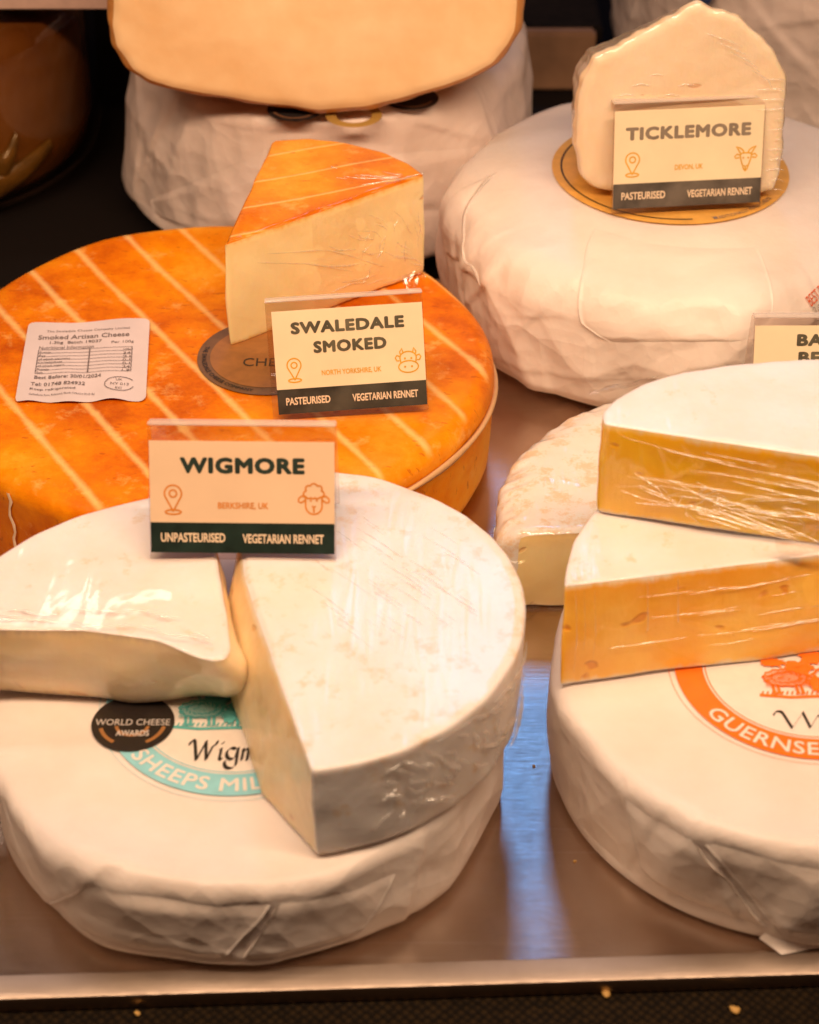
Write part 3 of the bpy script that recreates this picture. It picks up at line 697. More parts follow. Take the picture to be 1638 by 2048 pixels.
def calli(strokes, x0, x1, yc, h, z):
    allp = np.vstack([np.array(s) for s in strokes]); lo = allp.min(0); hi = allp.max(0); k = h/1.0
    kx = (x1-x0)/(hi[0]-lo[0]); out = []
    for i, s in enumerate(strokes):
        P = resample(np.array(s), max(2, 60), False); P = np.c_[x0+(P[:, 0]-lo[0])*kx, yc+(P[:, 1]-.5)*k]
        V, F = nib(P, (.030*h*1.6, .050*h*1.2), z); out.append((V, F))
    return out
W_ = [arcp(.02, .80, .10, .16, 200, 60)+[(.10, .85), (.22, .0)], [(.22, .0), (.52, .92)], [(.50, .92), (.58, .02)], [(.58, .02), (.78, .70)]+arcp(.84, .86, .08, .16, 250, 380)]
def sh(L, dx): return [[(x+dx, y) for x, y in s] for s in L]
I_ = [[(-.02, .50), (.06, .56), (.02, .08), (.10, .02), (.18, .12)], [(.09, .84), (.11, .80)]]
G_ = [arcp(.20, .32, .19, .27, 50, 330, 22)+[(.42, .56)], [(.42, .60), (.40, .0)]+arcp(.18, -.12, .22, .26, 10, -200, 20)]
R_ = [[(-.02, .48), (.06, .56), (.02, .0)], [(.04, .34), (.14, .54), (.24, .58), (.30, .50)]]
M_3 = [[(-.02, .48), (.06, .56), (.02, .0)], [(.04, .34), (.16, .55), (.25, .52), (.22, .0)], [(.23, .34), (.36, .56), (.45, .52), (.42, .06), (.50, .04)]]
O_ = [arcp(.20, .29, .20, .28, 80, 440, 30)]
E_ = [[(.04, .30), (.34, .36)]+arcp(.19, .31, .17, .27, 20, 310, 24)]
A_ = [arcp(.19, .30, .18, .27, 60, 320, 22)+[(.38, .56)], [(.40, .58), (.37, .10), (.44, .03), (.52, .10)]]
def wigm(x0, x1, yc, h, z): return calli(W_+sh(I_, 1.04)+sh(G_, 1.30)+sh(M_3, 1.86)+sh(O_, 2.44)+sh(R_, 2.94)+sh(E_, 3.28), x0, x1, yc, h, z)
def wat(x0, x1, yc, h, z): return calli(W_+sh(A_, .92), x0, x1, yc, h, z)
zL = .0480
cW = (-.0700, .5815)
a_ = at(378, 1505, zL); b_ = at(520, 1505, zL)
wd = b_[0]-a_[0]
ring_label(root, cW, zL, BLUE, TEAL, 'SHEEPS MILK', -104, 76, wigm, a_[0], a_[0]+wd*1.42, .5525, .0120)
dc = at(266, 1446, zL+.0004)
bd = mesh_obj('award_sticker', *disc_mesh(dc, .0168, zL+.0005, 60), m_flat('black_sticker', (.02, .014, .012), .35, .3, .2), root, False)
mesh_obj('award_lettering', *merge([text_fit('WORLD CHEESE', dc[0]-.0152, dc[0]+.0150, dc[1]+.0002, .0036, zL+.0007, .0), text_fit('AWARDS', dc[0]-.0062, dc[0]+.0072, dc[1]-.0062, .0034, zL+.0007, .02)]), m_flat('silver_print', (.62, .56, .52), .4), bd, False)
mesh_obj('award_ring', *merge([disc_mesh(dc, .0138, zL+.00065, 40, .0122, 195, 240), disc_mesh(dc, .0138, zL+.00065, 40, .0122, 300, 350), disc_mesh((dc[0], dc[1]-.001), .0072, zL+.00065, 40, .0058, 190, 350)]), m_flat('bronze_print', (.36, .16, .05), .4), bd, False)

# --- Wigmore upper pieces
zU0, zU1 = .0485, .0945
RIND = m_rind('white_rind', fs=.11, rot=-.55, coat=.6, rough=.18)
RINDL = m_rind('white_rind_tight', (.84, .78, .76), tan_amt=.6, fs=.42, rot=.2, coat=1.0, rough=.06, dens=.5)
pasteR = m_paste('soft_paste_right', (.92, .76, .50), (.82, .58, .28), (.82, .70, .55), 0, .046, .003, .74, .5, 1.4, .6, .14)
pasteL = m_paste('soft_paste_left', (.95, .82, .58), (.90, .68, .38), (.60, .42, .28), 0, .046, .0052, .74, .3, 1.5, .7, .10)
cR = (-.0475, .5866)
root = thing('sheep_cheese_half', (cR[0], cR[1], zU0), 'large right hand portion of white rind cheese in film on the blue label wheel', 'cheese piece')
a0 = math.degrees(math.atan2(.4953-cR[1], -.0358-cR[0])); 
out = arc(cR, .0940, a0, 107, 90)+[(-.0668, .607)]
out += [(-.0668+(.0310)*k, .607-(.1117)*k) for k in (.33, .66)]
msk = lambda x, y: x < -.0335 and not (math.hypot(x-cR[0], y-cR[1]) > .0925 and y < .51) and ((x-(-.0668))*(-.1117)-(y-.607)*.031 > -4e-5 or (y > .607 and x < -.066))
def post_r(V):
    # hollow in the rind side and soft sag of the paste at the cut
    V = V.copy(); z = (V[..., 2]-zU0)/(zU1-zU0); d = ((V[..., 0]+.0668)*(-.963)+(V[..., 1]-.607)*(-.267)); k = np.exp(-(np.minimum(d, 0)/.012)**2)*np.clip((V[..., 1]-.4955)/.035, 0, 1)*np.clip((.66-V[..., 1])/.05, 0, 1)
    sh_ = k*np.clip(1-z, 0, 1)**.75*.0150; V[..., 0] -= sh_*.963; V[..., 1] -= sh_*.267
    V[..., 2] = np.maximum(V[..., 2], zU0); return V
piece(root, out, zU0, zU1, msk, RIND, pasteR, .0020, (-.035, .585), 22, 20, .0009, 460, 11, .0004, round_k=3, bot_inset=.002, post=post_r)
topm = lambda s, t: (np.array([cR[0]-.02+.11*s, cR[1]-.06+.14*t, zU1+.0001]), np.array([0, 0, 1.]))
Ls = []; r_ = np.random.RandomState(31)
for i in range(46):
    s, t = r_.uniform(.15, .8), r_.uniform(.35, .95); l = r_.uniform(.04, .28)
    if math.hypot(-.02+.11*(s+l*.4), -.06+.14*(t-l*.4)) < .088 and math.hypot(-.02+.11*s, -.06+.14*t) < .088: Ls.append([(s, t), (s+l*.4, t-l*.3), (s+l*.75, t-l*.62)])
creases(root, topm, Ls, 31, .0005, .00022)
sidem = lambda s, t: (lambda a: (np.array([cR[0]+.0946*math.cos(a), cR[1]+.0946*math.sin(a), zU0+.003+.040*t]), np.array([math.cos(a), math.sin(a), 0])))(math.radians(-80+80*s))
creases(root, sidem, fan(33, 40, (.35, 1.2), .6, (.1, .9), (.05, .9), (.08, .28))+fan(34, 36, (.6, -.3), .8, (.15, .9), (.1, .95), (.08, .28)), 33, .0013, .0008)
root = thing('sheep_cheese_quarter', (-.11, .60, zU0), 'glossy film wrapped soft cheese piece bulging at its cut, at the left edge', 'cheese piece')
cL = (-.068, .541); rL = .1288
out = [(-.0715, .5590), (-.0700, .5640), (-.0785, .6135)]+[(-.0880, .6660)]+arc(cL, rL, 100, 156, 50)+[(-.1920, .5745), (-.1608, .5721), (-.130, .5712), (-.100, .5665), (-.083, .5590), (-.0760, .5570)]
msk2 = lambda x, y: (y < .580 and y < .5760+0*x) or x > -.0790-(y-.6135)*.15
def post_l(V):
    V = V.copy(); z = (V[..., 2]-zU0)/(zU1-zU0)
    k = np.exp(-(((V[..., 0]+.075)/.022)**2+((V[..., 1]-.562)/.03)**2)); V[..., 2] -= k*z*.004
    kk = np.exp(-((V[..., 1]-.560)/.022)**2)*np.clip((V[..., 0]+.11)/.04, 0, 1); V[..., 0] += kk*(1-z)*z*4*.004
    z = np.clip(z, 0, 1); k2 = np.exp(-((V[..., 1]-.566)/.02)**2)*(1-z); V[..., 1] += k2*.0075*(np.clip((-.085-V[..., 0])/.04, 0, 1)+.9*np.clip((-.115-V[..., 0])/.05, 0, 1))
    k3 = np.exp(-(((V[..., 0]+.075)/.030)**2+((V[..., 1]-.560)/.020)**2))*np.clip(1-z, 0, 1)**1.1; V[..., 1] += k3*.024
    return V
piece(root, out, zU0, zU1, msk2, RINDL, pasteL, .0020, (-.12, .61), 24, 20, .0040, 460, 15, .0010, round_k=5, bot_inset=.0025, post=post_l)

ql = lambda s, t: (np.array([np.interp(s, [0, .35, .65, .85, 1], [-.175, -.1608+.012, -.105, -.086, -.0745]), np.interp(s, [0, .35, .65, .85, 1], [.5765, .5755, .5710, .5655, .5605])+t*.012, zU1+.0005]), np.array([0, -.25, .97]))
r_ = np.random.RandomState(55); w_ = lambda a, b, y, n=9: [(a+(b-a)*i/(n-1), y+r_.normal()*.09) for i in range(n)]
creases(root, ql, [w_(.02, .40, .10), w_(.30, .72, .12), w_(.66, .98, .10), w_(.05, .30, .32, 6), w_(.2, .42, .5, 5), w_(.45, .62, .9, 5), w_(.63, .80, .9, 5), w_(.85, .97, .4, 4)], 55, .0017, .0006)
# --- Guernsey wheel
gc = (.1617, .5925); gR = .1035
root = thing('wrapped_cheese', (gc[0], gc[1], 0), 'paper wrapped cheese wheel with orange ring label, lying on the tray at front right', 'cheese wheel')
fl = rand_folds(12, 31, 175, 330, .0010, .048)+[(226, .030, 70, .06, .0012, .014), (246, .030, 110, .06, .0016, .012)]
Vg = wheel(root, 'wrapping_paper', gc, gR, .0575, 0, PAPER, fl, bevel=.007, seed=33, facet=.0012, flat_r=.068, lump=.0015, N=760, M_=52)
flap(root, 'paper_flap', Vg, ((1262, 1562), (1378, 1636), (1545, 1872), (1290, 1760)), PAPER, seed=5)
flap(root, 'paper_flap', Vg, ((1400, 1650), (1690, 1712), (1700, 1890), (1575, 1880)), PAPER, seed=6)
# loose corner of paper at the foot of the wheel
p1 = at(1520, 1868, .004); p2 = at(1562, 1905, .0006); p3 = at(1660, 1890, .0006); p4 = at(1640, 1760, .030)
q = np.array([p1, p2, p3, p4]); V = []; F = []; nq = 12; nzq = Noise(120, 77)
for i in range(nq+1):
    for j in range(nq+1):
        s, t_ = i/nq, j/nq; p = (q[0]*(1-s)+q[1]*s)*(1-t_)+(q[3]*(1-s)+q[2]*s)*t_; V.append(p+np.array([0, -.001, .0]) + nzq(p)*.0008)
for i in range(nq):
    for j in range(nq): k = i*(nq+1)+j; F.append((k, k+nq+1, k+nq+2, k+1))
mesh_obj('paper_corner', V, F, PAPER, root)
a_ = at(1551, 1432, .058)
ring_label(root, (.1617, .5894), .0580, ORNG, ORNG, 'GUERNSEY', -116, 66, wat, a_[0]-.0005, a_[0]+.0300, .5595, .0102, .965, .007)

# --- wedges on it
zA0, zA1 = .0585, .1045
W1R = m_rind('wedge_rind_lower', (.80, .75, .74), tan_amt=.58, fs=.4, rot=.3, coat=.5)
W1P = m_paste('deep_yellow_paste', (.98, .60, .11), (.88, .41, .03), (.84, .72, .56), 0, .046, .0038, .685, .5, .25, .6, .14)
root = thing('lower_cheese_wedge', (.12, .62, zA0), 'film wrapped wedge with orange cut face on the orange label wheel, under another wedge', 'cheese wedge')
c1 = (.185, .6125)
out = [(.0605, .5872), (.0612, .594), (.0628, .604), (.0665, .618), (.0735, .632), (.084, .648), (.10, .664), (.125, .678), (.15, .684), (.215, .686), (.2400, .623), (.19, .6125)]
msk = lambda x, y: y < .5862+(x-.06)*.20+.006 and x > .0585+.0015
def post_w1(V):
    V = V.copy(); z = np.clip((V[..., 2]-zA0)/(zA1-zA0), 0, 1); V[..., 1] -= (1-z)*.0098*np.clip((.625-V[..., 1]+(V[..., 0]-.06)*.2)/.035, 0, 1); return V
piece(root, out, zA0, zA1, msk, W1R, W1P, .0020, (.14, .635), 20, 16, .0006, 420, 41, .0006, round_k=3, rag=.0004, post=post_w1)
wm = wallmap((.0615, .5822), (.20, .6092), zA0+.001, zA1-.001, (.2, -1), .0008, .0098)
creases(root, wm, [[(x, .98), (x+.01, .5), (x+.004, .15+y)] for x, y in ((.03, 0), (.055, .2), (.085, .1), (.24, .3), (.33, .5))]+fan(21, 14, (1.5, .6), .3, (.1, .75), (.1, .95), (.08, .3)), 21, .0006, .0003)
film_sheet(root, (.0625, .5822), (.20, .6092), zA0+.002, zA1-.002, (.2, -1), 25, .0007, tilt=.0098)
zB0, zB1 = .105, .1500
W2R = m_rind('wedge_rind_upper', (.78, .76, .80), tan_amt=.62, fs=.35, rot=.5, coat=.5)
W2P = m_paste('golden_paste', (.95, .60, .008), (.88, .45, .004), (.78, .60, .38), 0, .045, .0038, .72, 1.0, .25, 1.0, .07, dens=.8)
root = thing('upper_cheese_wedge', (.13, .64, zB0), 'tightly film wrapped wedge with dark golden cut face, topmost cheese at the right', 'cheese wedge')
out = [(.0778, .6345), (.0782, .643), (.0840, .6525), (.0965, .664), (.115, .6735), (.14, .681), (.165, .684), (.20, .680), (.245, .667), (.255, .59), (.2005, .600), (.1605, .6119), (.118, .6232)]
msk = lambda x, y: y < .6345-(x-.0778)*.27+.005
piece(root, out, zB0, zB1, msk, W2R, W2P, .0018, (.16, .645), 20, 16, .0006, 420, 43, .0006, round_k=4, rag=.0004)
wm = wallmap((.0785, .6338), (.205, .5985), zB0+.001, zB1-.001, (-.27, -1), .0012)
creases(root, wm, fan(11, 26, (1.3, .55), .5, (.02, .8), (.3, .95), (.12, .45))+fan(12, 34, (.25, .25), 1.0, (.1, .65), (.03, .6), (.05, .22))+fan(13, 16, (.7, 0), 1.0, (.25, .65), (.1, .6), (.1, .3))+[[(.05, .93), (.3, .82), (.68, .72)], [(.35, .42), (.55, .30), (.75, .42)], [(.05, .35), (.2, .45), (.4, .40)]], 11)
film_sheet(root, (.0785, .6338), (.205, .5985), zB0+.002, zB1-.002, (-.27, -1), 15, .0018)
crumple('cling_film', [at(1180, 790, .147), at(1300, 765, .147), at(1330, 752, .150), at(1215, 770, .152)], root, 13, .0012, 12)
crumple('cling_film', [aty(1560, 1060, .603), aty(1640, 1040, .600), aty(1640, 1120, .600), aty(1560, 1105, .603)], root, 19, .0015, 12)

# --- creamy half wheel on the tray
root = thing('rustic_cheese_half', (.14, .77, 0), 'cut rustic cheese with crinkled tan rind behind the stacked wedges, on the tray', 'cheese piece')
CR = m_rind('crinkled_rind', (.84, .77, .68), (.76, .46, .17), tan_amt=.50, fs=.5, rot=.7, coat=.7, rough=.12)
CP = m_paste('creamy_paste', (.96, .76, .38), (.93, .68, .28), (.76, .50, .24), 0, .045, .003, .73, .5, .6, .8, .12)
cc = (.1613, .7162)
out = [(.0485, .7000)]+arc(cc, .1210, 186, 15, 90)+[(.27, .735), (.20, .745), (.13, .735), (.098, .7070), (.078, .7010), (.062, .7000)]
msk = lambda x, y: y < .7025+max(0, (x-.075))*1.2 and x > .050
n3 = Noise(190, 91); n4 = Noise(700, 92)
def post_c(V):
    V = V.copy(); x, y = V[..., 0]-cc[0], V[..., 1]-cc[1]; rho = np.hypot(x, y); e = np.exp(-((rho-.116)/.010)**2)*(V[..., 2] > .006)
    d = (n3(V)*.0005+n4(V)*.0003)*e; V[..., 2] += d-.0085*np.clip((rho-.098)/.024, 0, 1)**2.2*(V[..., 2] > .03); V[..., 0] += x/np.maximum(rho, 1e-6)*d
    return V
piece(root, out, 0.0004, .0455, msk, CR, CP, .0040, (.16, .765), 22, 30, .0010, 520, 51, .0008, round_k=5, post=post_c, rag=.0006)
crumple('cling_film', [at(1050, 1228, .001), at(1090, 1212, .001), at(1075, 1200, .006), at(1055, 1212, .005)], root, 29, .0018, 8)

# --- Ticklemore base wheel, wrapped
tc_ = (.1510, .9800); TR_ = .1320
root = thing('wrapped_cheese', (tc_[0], tc_[1], 0), 'broad paper wrapped cheese wheel with yellow round label behind the smoked wheel', 'cheese wheel')
fl = rand_folds(10, 61, 180, 360, .0010, .08)+[(205, .070, 70, .07, .0025, .010), (196, .06, 110, .06, .0022, .008), (286, .095, 14, .06, .0016, .010), (296, .055, 82, .09, .0016, .010), (225, .02, 10, .16, .0010, .012), (212, .06, 55, .10, .0028, .012), (202, .045, 100, .08, -.0022, .01), (240, .10, 60, .10, .0016, .014)]
def sq(V):
    V = V.copy(); z = V[..., 2]; th = np.arctan2(V[..., 1]-tc_[1], V[..., 0]-tc_[0]); rho = np.hypot(V[..., 0]-tc_[0], V[..., 1]-tc_[1])
    # shoulder slopes down outside the label; base tucks in
    drop = np.clip((rho-.075)/.058, 0, 1)**1.5*.013*np.clip((z-.03)/.05, 0, 1)
    V[..., 2] -= drop
    k = 1-.025*np.clip((.035-z)/.035, 0, 1)**1.3
    V[..., 0] = tc_[0]+(V[..., 0]-tc_[0])*k; V[..., 1] = tc_[1]+(V[..., 1]-tc_[1])*k
    return V
Vt = wheel(root, 'wrapping_paper', tc_, TR_, .090, 0, PAPER_W, fl, bevel=.016, seed=63, facet=.0030, flat_r=.074, lump=.0020, crum=1.9, N=700, M_=50, squash=sq, nfac=7)
flap(root, 'paper_flap', Vt, ((1200, 440), (1510, 487), (1540, 655), (1230, 690)), PAPER_W, .0009, seed=7)
flap(root, 'paper_flap', Vt, ((930, 380), (1010, 330), (985, 600), (900, 520)), PAPER_W, .0013, seed=8)
YEL = m_flat('ochre_label', (.80, .42, .085), .45, .2, .08)
lc = tuple(at(1340, 337, .0912)[:2]); zl = .0912
lab = mesh_obj('round_label', *disc_mesh(lc, .0668, zl, 96), YEL, root, False)
ps = [disc_mesh(lc, .0620, zl+.0003, 80, .0610, 150, 275)]
mesh_obj('label_line', *merge(ps), BLACK_INK, lab, False)
ps = [text_arc('TRADITIONALLY MADE CHEESE', lc, .0625, .003, -55, 40, zl+.0003, .0), disc_mesh((lc[0]+.018, lc[1]-.0600), .0012, zl+.0003, 20)]
mesh_obj('label_lettering', *merge(ps), GREY_INK, lab, False)
# red print on its side: BEST BE
def on_surf(V, quad, VF, off=.0006):
    dr = np.gradient(V, axis=0); dc = np.roll(V, -1, 1)-np.roll(V, 1, 1); nn = np.cross(dc, dr); nn /= np.maximum(np.linalg.norm(nn, axis=2), 1e-12)[..., None]
    D = np.array([0, 0, CAMH])-V; face = (D*nn).sum(-1) > 0; F = np.array([0, math.cos(PITCH), -math.sin(PITCH)]); U = np.array([0, math.sin(PITCH), math.cos(PITCH)])
    dep = (-D) @ F; pu = 819+FPX*(-D)[..., 0]/dep; pv = 1024-FPX*((-D) @ U)/dep; N = V.shape[1]; P4 = []
    for (u, v) in quad:
        k = int(np.argmin(np.hypot(pu-u, pv-v)+np.where(face, 0, 1e6))); P4.append(V[k//N, k % N]+nn[k//N, k % N]*off)
    q = np.array(P4); nrm = np.cross(q[1]-q[0], q[3]-q[0]); nrm /= np.linalg.norm(nrm); nrm = nrm if nrm[1] < 0 else -nrm
    Q = []
    for x, y, z in VF[0]: Q.append((q[3]*(1-x)+q[2]*x)*(1-y)+(q[0]*(1-x)+q[1]*x)*y+nrm*(z+.0006))
    return np.array(Q), VF[1]
mesh_obj('date_print', *on_surf(Vt, ((1607, 595), (1640, 563), (1651, 580), (1618, 612)), text_fit('BEST BE', 0, 1, .5, 1, 0, .0)), m_flat('red_print', (.72, .11, .02), .5), root, False)
sq25 = merge([ribbon(arcp(.2, .65, .15, .3, 150, -30)+[(.1, 0), (.4, 0)], .04), ribbon([(.95, 1), (.65, .95), (.62, .6)]+arcp(.75, .3, .2, .3, 100, -120), .04)])
mesh_obj('handwriting', *on_surf(Vt, ((1622, 622), (1642, 612), (1644, 632), (1624, 642)), sq25), GREY_INK, root, False)

# --- Ticklemore cut piece standing on the label
def vplane(pts, y): return [tuple(aty(u, v, y)[[0, 2]]) for u, v in pts]
yT = .940
po = [(1190, 395), (1160, 372), (1146, 300), (1150, 200), (1165, 160), (1182, 125), (1240, 96), (1340, 42), (1378, 16), (1402, 10), (1432, 26), (1480, 36), (1535, 84), (1562, 120), (1582, 165), (1578, 235), (1570, 330), (1552, 395), (1500, 410), (1300, 412)]
O = np.array(vplane(po, yT)); zmin = O[:, 1].min(); O[:, 1] -= zmin-.0
root = thing('goat_cheese_piece', (.152, yT, .0918), 'pale cut goat cheese piece standing upright on the yellow round label', 'cheese piece')
TP = m_paste('pale_paste', (.88, .73, .54), (.86, .66, .44), (.80, .62, .42), -.07, .9, .003, .78, .5, .9, .7, .11, axis=1)
TRi = m_rind('pale_rind', (.86, .66, .45), (.74, .50, .28), .55, .6, .9, .9, .08)
# local outline in x,z ; extrude along y (0 front .. +.055 back)
Mx = Matrix(((1, 0, 0, 0), (0, 0, -1, yT), (0, 1, 0, .0918), (0, 0, 0, 1)))   # x->x, y->z, z-> -y
def post_t(V):
    V = V.copy(); k = np.clip((V[..., 2]+.055)/.055, 0, 1)        # z from -.055 (back) to 0 (front)
    c = np.array([.152, .05]); V[..., 0] = c[0]+(V[..., 0]-c[0])*(.86+.14*k)-(1-k)*.006; V[..., 1] = np.where(V[..., 1] > .03, .03+(V[..., 1]-.03)*(.66+.34*k), V[..., 1])
    return V
P = round_poly(resample(O, 420), 7)
nA = Noise(70, 5); nB = Noise(520, 6)
V, k = slab(P, -.055, 0, .006, P.mean(0), 16, 22, 0, lambda V, kk, nn: nA(V*[1, 1, .2])*.0007+nB(V*[1, 1, .1])*.00035*np.clip(1.2-np.abs(nn[..., 2]), 0, 1), 5)
V = post_t(V); R = len(k); mk = np.zeros((R-1, V.shape[1]), bool); last3 = max(i for i in range(R) if k[i] == 3); mk[last3-2:] = True
emit('rind', V, ~mk, TRi, root, False, True, Mx); emit('paste', V, mk, TP, root, True, False, Mx)

gm = lambda s, t: (np.array([*(aty(1150+430*s, 410-400*t, yT-.0015)[[0]]), yT-.0012, aty(1150+430*s, 410-400*t, yT)[2]]), np.array([0, -1., 0]))
Lg = [[(.93+.03*math.sin(k*1.3)-.10*random.random(), .08+.05*k), (.95, .085+.05*k), (.975, .07+.05*k+.02*random.random())] for k in range(12)]+[[(.62+.05*k, .86-.045*k), (.70+.05*k, .83-.05*k), (.78+.035*k, .80-.055*k)] for k in range(5)]+[[(.2+.07*k, .55+.05*(k % 3)), (.24+.07*k, .56+.05*(k % 3)), (.28+.07*k, .55+.05*(k % 3))] for k in range(5)]
creases(root, gm, Lg, 41, .0009, .0004)
# --- back left wrapped wheel and the big cut cheese on it
bc = (-.0500, 1.1580); bR = .1310; bH = .099
root = thing('wrapped_cheese', (bc[0], bc[1], 0), 'tall paper wrapped cheese with folded flaps behind the smoked wheel, under a big cut cheese', 'cheese wheel')
fl = [(212, .05, 62, .10, .0030, .02), (232, .085, 28, .08, -.0022, .015), (270, .092, 4, .14, .0018, .012), (205, .03, 80, .07, .002, .01), (250, .03, 8, .10, .0012, .02), (300, .085, -25, .08, .002, .015), (320, .06, 100, .08, .002, .012)]+rand_folds(7, 72, 180, 360, .0012, .10)
def sq2(V):
    V = V.copy(); z = V[..., 2]; k = 1-.05*np.clip((z-.065)/.035, 0, 1)+.08*np.clip((.080-z)/.080, 0, 1)
    V[..., 0] = bc[0]+(V[..., 0]-bc[0])*k; V[..., 1] = bc[1]+(V[..., 1]-bc[1])*k; return V
Vb = wheel(root, 'wrapping_paper', bc, bR, bH, 0, PAPER_B, fl, bevel=.010, seed=73, facet=.0018, flat_r=None, lump=.0016, N=640, M_=60, squash=sq2, nfac=8)
zt = bH+.0022
flap(root, 'paper_flap', Vb, ((302, 396), (540, 275), (560, 500), (285, 470)), PAPER_B, .0013, seed=9)
flap(root, 'paper_flap', Vb, ((560, 268), (1010, 262), (960, 420), (560, 380)), PAPER_B, .0012, seed=10)
for u, v, col in ((590, 219, 0), (708, 231, 1), (822, 197, 0)):
    d = at(u, v, zt)
    if col: mesh_obj('ring_sticker', *disc_mesh(d, .0165, zt+.0002, 40, .0105), m_flat('gold_print', (.42, .25, .06), .4), root, False)
    else:
        s_ = mesh_obj('round_sticker', *disc_mesh(d, .0165, zt+.0002, 40), BLACK_INK, root, False)
        mesh_obj('sticker_line', *disc_mesh(d, .0135, zt+.0005, 30, .0120, 200, 340), m_flat('dull_bronze', (.22, .10, .05), .4), s_, False)
yC = 1.022
po = [(640, 238), (560, 232), (500, 226), (400, 210), (330, 196), (285, 182), (250, 160), (230, 130), (212, 108), (203, 60), (208, 0), (215, -60), (250, -130), (640, -160), (1000, -130), (1046, -40), (1052, 10), (1046, 70), (1030, 100), (1000, 140), (950, 172), (900, 192), (830, 212), (740, 230)]
O = np.array(vplane(po, yC)); zb = O[:, 1].min(); O[:, 1] -= zb
root = thing('large_cut_cheese', (-.052, yC, bH+.003), 'large pale cut cheese with thin brown rind on top of the rear wrapped wheel', 'cheese piece')
m, nt, p = mat('cut_face_large'); v = coords(nt); n1 = noise(nt, v, 12, 5, .6)
c = ramp(nt, n1, [(.32, (.84, .54, .26)), (.62, (.94, .71, .42))]); n2_ = noise(nt, v, 42, 2, .4); sp = ramp(nt, n2_, [(.72, (0, 0, 0)), (.77, (1, 1, 1))]); c = mixc(nt, math_(nt, 'MULTIPLY', sp, .6), c, (.50, .20, .05))
nt.links.new(c, p.inputs['Base Color']); p.inputs['Roughness'].default_value = .45; nt.links.new(bump(nt, n1, .3, .004), p.inputs['Normal']); BIGP = m
BIGR = m_rind('brown_rind', (.60, .27, .07), (.45, .18, .04), .5, .3, .3, .3)
Mb = Matrix(((1, 0, 0, 0), (0, 0, -1, yC), (0, 1, 0, zb+.001), (0, 0, 0, 1)))
P = round_poly(resample(O, 420), 6); nA = Noise(50, 15); nB = Noise(300, 16)
V, k = slab(P, -.11, 0, .011, P.mean(0), 12, 18, 0, lambda V, kk, nn: nA(V)*.0016+nB(V)*.0004*np.clip(1.2-np.abs(nn[..., 2]), 0, 1), 9)
R = len(k); mk = np.zeros((R-1, V.shape[1]), bool); last3 = max(i for i in range(R) if k[i] == 3); mk[last3-3:] = True
emit('rind', V, ~mk, BIGR, root, False, True, Mb); emit('paste', V, mk, BIGP, root, True, False, Mb)

# --- back right wrapped bundle with navy strip
rc = (.305, 1.325); 
root = thing('wrapped_cheese', (rc[0], rc[1], 0), 'tall cloth wrapped cheese with a navy strip at the top right corner', 'cheese wheel')
fl = [(235, .13, 45, .12, .004, .03), (262, .11, 20, .10, .0035, .03), (250, .08, 140, .08, .003, .02)]+rand_folds(6, 82, 190, 330, .0020, .16)
wheel(root, 'wrapping_cloth', rc, .160, .17, 0, m_paper('dull_cloth', (.66, .54, .48)), fl, bevel=.03, seed=83, facet=.003, flat_r=None, lump=.003, N=420, M_=50, nfac=6)
V = []; F = []
for i in range(12):
    zz = .100+.006*i; a = math.radians(226.5+i*1.1); rr_ = .1635
    for da in (-.035, .035): V.append((rc[0]+rr_*math.cos(a+da), rc[1]+rr_*math.sin(a+da), zz))
F = [(2*i, 2*i+1, 2*i+3, 2*i+2) for i in range(11)]
mesh_obj('navy_strip', V, F, m_flat('navy_print', (.012, .03, .09), .5), root)

# --- jar, shelf edge, wooden box in the dark behind
JG = m_acrylic('jar_glass', (.95, .86, .72), .05, 1.2)
def lathe(name, prof, c, m, parent, n=64):
    V = []; F = []
    for r, z in prof:
        for i in range(n): a = 2*math.pi*i/n; V.append((c[0]+r*math.cos(a), c[1]+r*math.sin(a), c[2]+z))
    for j in range(len(prof)-1):
        for i in range(n): F.append((j*n+i, j*n+(i+1) % n, (j+1)*n+(i+1) % n, (j+1)*n+i))
    return mesh_obj(name, V, F, m, parent)
jc = (-.335, 1.210, 0)
root = thing('pickle_jar', (jc[0], jc[1], -.012), 'dark amber glass jar of pickled pieces at the back left', 'jar')
JZ = -.012
lathe('glass_jar', [(.001, .002), (.09, 0), (.110, .004), (.121, .016), (.125, .035), (.125, .10), (.122, .125), (.105, .140), (.098, .145)], (jc[0], jc[1], JZ), JG, root)
m, nt, p = mat('jar_liquid'); v = coords(nt); n1 = noise(nt, v, 14, 3, .5)
nt.links.new(ramp(nt, n1, [(.35, (.10, .032, .006)), (.65, (.19, .075, .014))]), p.inputs['Base Color']); p.inputs['Roughness'].default_value = .25
lathe('liquid', [(.001, .006), (.10, .005), (.112, .018), (.117, .035), (.117, .12), (.001, .121)], (jc[0], jc[1], JZ), m, root)
PK = m_flat('pickle', (.16, .08, .012), .3, .6, .3, scale=60)
r_ = np.random.RandomState(4)
